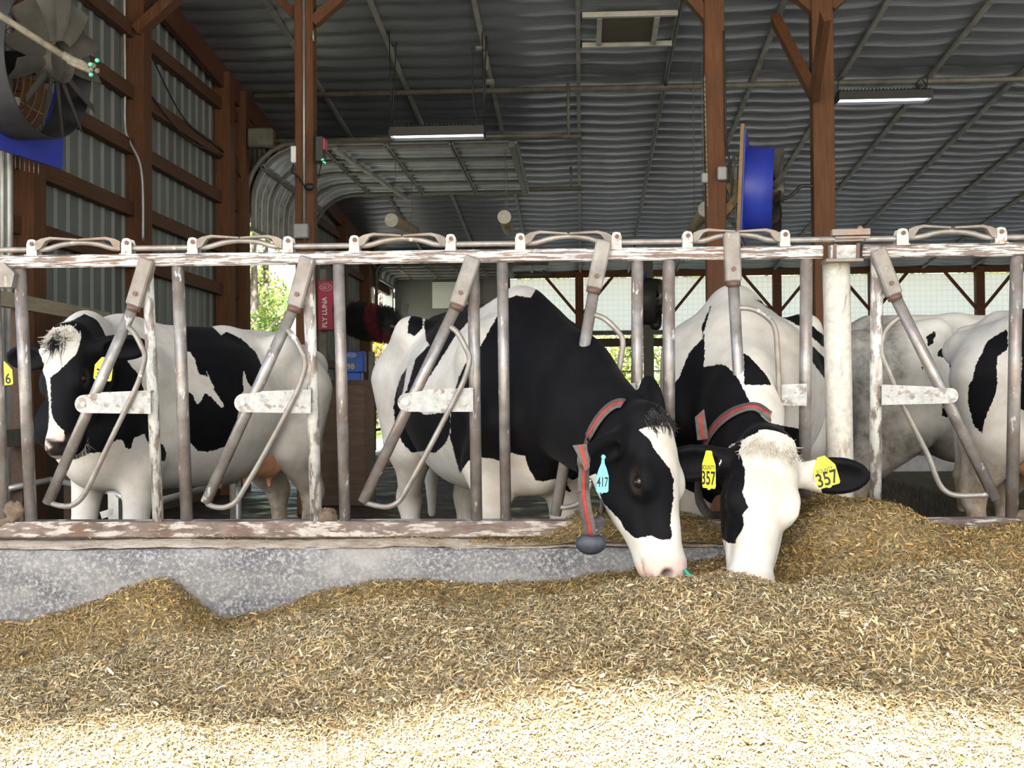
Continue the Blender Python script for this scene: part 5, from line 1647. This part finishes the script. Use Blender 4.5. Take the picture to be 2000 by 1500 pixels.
def feed_bits(n, name, label, xr, yr, lr, wr, flat, seed, big=False, mask=None, pal=None, zf=None):
    rg = np.random.default_rng(seed)
    Y = yr[0] + (yr[1] - yr[0]) * rg.random(n) ** .8
    half = Y * .46 + .35
    X = (rg.random(n) * 2 - 1) * half - Y * .056
    if xr is not None: X = xr[0] + (xr[1] - xr[0]) * rg.random(n)
    if mask is not None:
        k = mask(X, Y); X, Y = X[k], Y[k]; n = len(X)
    f = zf or feed_z
    Z = f(X, Y)
    e = .02
    nx_ = -(f(X + e, Y) - f(X - e, Y)) / (2 * e); ny_ = -(f(X, Y + e) - f(X, Y - e)) / (2 * e)
    nrm = np.stack([nx_, ny_, np.ones(n)], 1); nrm /= np.linalg.norm(nrm, axis=1)[:, None]
    th = rg.random(n) * 2 * np.pi
    d = np.stack([np.cos(th), np.sin(th), np.zeros(n)], 1)
    d -= nrm * (d * nrm).sum(1)[:, None]
    d += nrm * (rg.normal(0, flat, n))[:, None]
    d /= np.linalg.norm(d, axis=1)[:, None]
    s_ = np.cross(nrm, d); s_ /= np.linalg.norm(s_, axis=1)[:, None]
    s_ += nrm * rg.normal(0, .45, n)[:, None]; s_ /= np.linalg.norm(s_, axis=1)[:, None]
    up = np.cross(d, s_)
    L = np.exp(rg.uniform(np.log(lr[0]), np.log(lr[1]), n)); Wd = np.exp(rg.uniform(np.log(wr[0]), np.log(wr[1]), n))
    c = np.stack([X, Y, Z], 1) + nrm * (rg.random(n) * .012 + .001)[:, None]
    bend = rg.normal(0, .12, n) * L
    vs = np.empty((n, 6, 3))
    for i, t in enumerate((-.5, 0, .5)):
        base = c + d * (L * t)[:, None] + up * (bend * (0 if t else 1))[:, None]
        wv = Wd * (1.0 if t == 0 else .75)
        vs[:, 2 * i] = base - s_ * (wv / 2)[:, None]; vs[:, 2 * i + 1] = base + s_ * (wv / 2)[:, None]
    k = np.arange(n)[:, None] * 6
    q = np.concatenate([k + np.array([0, 1, 3, 2]), k + np.array([2, 3, 5, 4])])
    P_ = np.array(pal if pal is not None else [(.09, .06, .022), (.17, .115, .042), (.26, .18, .068), (.34, .245, .10), (.44, .34, .16), (.13, .115, .065), (.21, .19, .12), (.30, .22, .12), (.54, .43, .26), (.40, .26, .085)])
    w_ = np.array([.13, .17, .17, .13, .09, .09, .08, .07, .03, .04]) if pal is None else np.ones(len(P_))
    ci = rg.choice(len(P_), n, p=w_ / w_.sum())
    if pal is None:      # moist feed behind the crest, hollow's shade painted into its tint; dry front lightened
        fresh_shade = np.clip((Y - YC - .03 + .05 * np.sin(X * 9 + Y * 5)) / .1, 0, 1)[:, None]
        P_ = P_[ci] * 1.28 * (1 - fresh_shade) + P_[ci] * np.array((.86, .80, .66)) * fresh_shade
        gd = (1 - fresh_shade) * .16
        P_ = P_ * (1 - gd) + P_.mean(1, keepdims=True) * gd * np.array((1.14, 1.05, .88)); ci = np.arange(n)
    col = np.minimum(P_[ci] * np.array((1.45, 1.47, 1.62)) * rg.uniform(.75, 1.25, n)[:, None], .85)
    return setp(np_mesh(name, vs.reshape(-1, 3), q, M_BITS, None, False, {'tint': np.repeat(col, 6, 0)}), label, 'feed', kind='stuff')
CURB_LINE = lambda X: 4.49 + .015 * X
ok = lambda X, Y: (Y < CURB_LINE(X)) | (feed_z(X, Y) > .50)
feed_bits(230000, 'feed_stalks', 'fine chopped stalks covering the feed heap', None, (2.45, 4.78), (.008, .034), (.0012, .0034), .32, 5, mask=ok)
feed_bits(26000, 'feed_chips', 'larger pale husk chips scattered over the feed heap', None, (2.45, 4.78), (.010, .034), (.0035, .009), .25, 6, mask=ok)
led = lambda X, Y: np.full_like(X, .492)
def led_mask(X, Y):
    u = 1135 + X / Y * FPX
    dens = .12 + .9 * np.exp(-((u - 1090) / 70) ** 2) + .5 * np.exp(-((u - 800) / 120) ** 2) + .25 * np.exp(-((u - 420) / 60) ** 2) + 1.0 * (u > 1120)
    return (Y < 4.80 + .015 * X) & (Y > 4.52 + .015 * X) & (np.random.default_rng(1).random(len(X)) < dens * .5)
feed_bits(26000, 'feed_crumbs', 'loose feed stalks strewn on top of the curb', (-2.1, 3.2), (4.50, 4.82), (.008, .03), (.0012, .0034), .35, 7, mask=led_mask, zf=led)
# little heap of feed on the curb by the grazing cow's neck
def mound(X, Y):
    return .474 + .105 * np.exp(-((X - .02) / .13) ** 2 - ((Y - 4.66) / .10) ** 2) + .10 * np.exp(-((X - .35) / .22) ** 2 - ((Y - 4.66) / .10) ** 2)
nx2, ny2 = 70, 34
xs = np.linspace(-.42, .95, nx2); ys = np.linspace(4.52, 4.86, ny2)
Xg, Yg = np.meshgrid(xs, ys, indexing='ij')
idx = np.arange(nx2 * ny2).reshape(nx2, ny2)
qd = np.stack([idx[:-1, :-1], idx[1:, :-1], idx[1:, 1:], idx[:-1, 1:]], -1).reshape(-1, 4)
setp(np_mesh('feed_pile', np.stack([Xg, Yg, mound(Xg, Yg) - .004], -1).reshape(-1, 3), qd, M_FEED), 'small pile of feed on the curb below the black neck', 'feed', kind='stuff')
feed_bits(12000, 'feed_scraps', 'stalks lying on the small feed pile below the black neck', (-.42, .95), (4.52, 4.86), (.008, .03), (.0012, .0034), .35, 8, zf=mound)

# ------------------------------------------------------------------ outdoors
M_GRASS = plain('meadow', (.17, .175, .11), .95, var=.4, sc=2)
M_YARD = plain('feed_alley', (.44, .43, .42), .9, var=.25, sc=3, bmp=.004)
b = MB(); b.box((2, -2.4, -.12), (60, 14.2, .2)); setp(b.build('ground', M_YARD), kind='structure')
b = MB(); b.box((4, 33.5, -.13), (40, 15, .2)); setp(b.build('bounce_yard', plain('bounce_gravel', (.50, .48, .44), .9, sc=4)), kind='structure')  # pale slab added behind the barn to bounce sunlight onto the rear curtain
b = MB(); b.add([(-140, -140, -.24), (140, -140, -.24), (140, 160, -.24), (-140, 160, -.24)], [(0, 1, 2, 3)]); setp(b.build('field', M_GRASS), kind='structure')

M_TRUNK = wood('bark', (.06, .045, .035), (.14, .11, .085), (3, 3, .6))
def leaf_mat(name, cols):
    m, nt, bs = mat(name)
    g = N(nt, 'ShaderNodeAttribute'); g.attribute_name = 'tint'
    nt.links.new(g.outputs['Color'], bs.inputs['Base Color']); bs.inputs['Roughness'].default_value = .55
    t_ = N(nt, 'ShaderNodeBsdfTranslucent'); nt.links.new(g.outputs['Color'], t_.inputs[0])
    ms = N(nt, 'ShaderNodeMixShader'); ms.inputs[0].default_value = .4
    nt.links.new(bs.outputs[0], ms.inputs[1]); nt.links.new(t_.outputs[0], ms.inputs[2])
    nt.links.new(ms.outputs[0], nt.nodes['Material Output'].inputs[0])
    return m
M_LEAF = leaf_mat('leaves', None)
def tree(name, label, x, y, h, r, n, pal, seed, leaf=.14, base=.25, cat='tree', zb=-.2):
    rg = np.random.default_rng(seed)
    o = empty(name, (x, y, zb), label, cat, 'trees and bushes outside')
    b = MB()
    top = Vector((x + rg.normal(0, .2), y, zb + h * .7))
    b.tube([(x, y, zb), (x + .05, y, zb + h * .3), top], [h * .022 + .03, h * .016 + .02, .03], 8)
    for k in range(6):
        a = k * 1.05 + rg.random(); z0 = h * (.3 + .06 * k)
        b.tube([(x, y, zb + z0), (x + math.cos(a) * r * .4, y + math.sin(a) * r * .4, zb + z0 + h * .10), (x + math.cos(a) * r * .8, y + math.sin(a) * r * .8, zb + z0 + h * .18)], [.05, .035, .012], 6)
    b.build('trunk', M_TRUNK, o)
    nc = 34
    cz = rg.uniform(base, .95, nc); ca = rg.uniform(0, 2 * math.pi, nc); cr = np.sqrt(rg.random(nc)) * r * np.sin(np.clip((cz - base) / (1 - base) * .8 + .18, 0, 1) * math.pi) ** .6
    cen = np.stack([x + cr * np.cos(ca), y + cr * np.sin(ca), zb + cz * h], 1)
    ci = rg.integers(0, nc, n)
    off = rg.normal(0, 1, (n, 3)); off /= np.linalg.norm(off, axis=1)[:, None]
    p = cen[ci] + off * (r * .30 * rg.random(n) ** .45)[:, None] * np.array((1, 1, .75))
    d = rg.normal(0, 1, (n, 3)); d /= np.linalg.norm(d, axis=1)[:, None]
    s_ = np.cross(d, rg.normal(0, 1, (n, 3))); s_ /= np.linalg.norm(s_, axis=1)[:, None]
    L = leaf * rg.uniform(.6, 1.3, n)[:, None]
    vs = np.stack([p - d * L * .5, p + s_ * L * .28, p + d * L * .5, p - s_ * L * .28], 1)
    q = np.arange(n * 4).reshape(n, 4)
    P_ = np.array(pal); cl = rg.integers(0, len(P_), nc)
    pick = np.where(rg.random(n) < .6, cl[ci], rg.integers(0, len(P_), n))
    col = P_[pick] * rg.uniform(.7, 1.3, n)[:, None]
    np_mesh('foliage', vs.reshape(-1, 3), q, M_LEAF, o, False, {'tint': np.repeat(col, 4, 0)})
    return o
GRN = [(.07, .16, .03), (.12, .22, .04), (.18, .28, .06), (.30, .33, .08)]
YEL = [(.55, .40, .03), (.65, .50, .05), (.42, .36, .05), (.30, .32, .05)]
OLV = [(.22, .27, .06), (.34, .38, .10), (.12, .19, .04), (.45, .42, .12)]
RED = [(.50, .10, .06), (.55, .22, .12), (.40, .30, .14)]
tree('tree', 'tall green tree outside the left door opening, bare trunk to its left', -9.2, 34, 9.5, 2.4, 15000, GRN, 21, .13, .22)
tree('tree', 'thin tree at the left jamb of the left door opening', -10.0, 33, 10, 1.0, 1500, OLV, 22, .15, .55)
tree('tree', 'pale yellow-green tree farther back in the left door opening', -12.5, 48, 12, 3.6, 9000, OLV, 23, .2, .05)
tree('tree', 'yellow autumn tree outside the far doorway', -6.9, 41, 8, 2.2, 9000, YEL, 24, .16, .05)
tree('bush', 'low green bush under the yellow tree outside the far doorway', -6.0, 36, 1.9, 1.2, 4000, GRN, 25, .12, .05, 'bush')
tree('tree', 'broad green tree outside the rear opening, left of the dark fan', .2, 42, 7, 2.6, 11000, OLV, 26, .17, .02)
tree('tree', 'darker green tree outside the rear opening beside the dark fan', 2.9, 44, 7.5, 2.3, 10000, GRN, 27, .17, .02)
tree('bush', 'red-leaved bush outside the rear opening below the dark fan', 2.3, 37, 1.55, .9, 4500, RED, 28, .11, .05, 'bush')
for i, (x, y, pal, lab) in enumerate(((6.5, 45, OLV, 'pale green tree outside the rear wall behind the white-faced cow'), (10.5, 46, GRN, 'dark green tree outside the rear wall behind the round post'), (15.5, 46, OLV, 'pale green tree outside the rear wall toward the right edge'),
                                 (-2.8, 47, GRN, 'green tree outside the rear wall behind the black-necked cow'))):
    tree('tree', lab, x, y, 7.5, 3.0, 8000, pal, 40 + i, .2, .02)
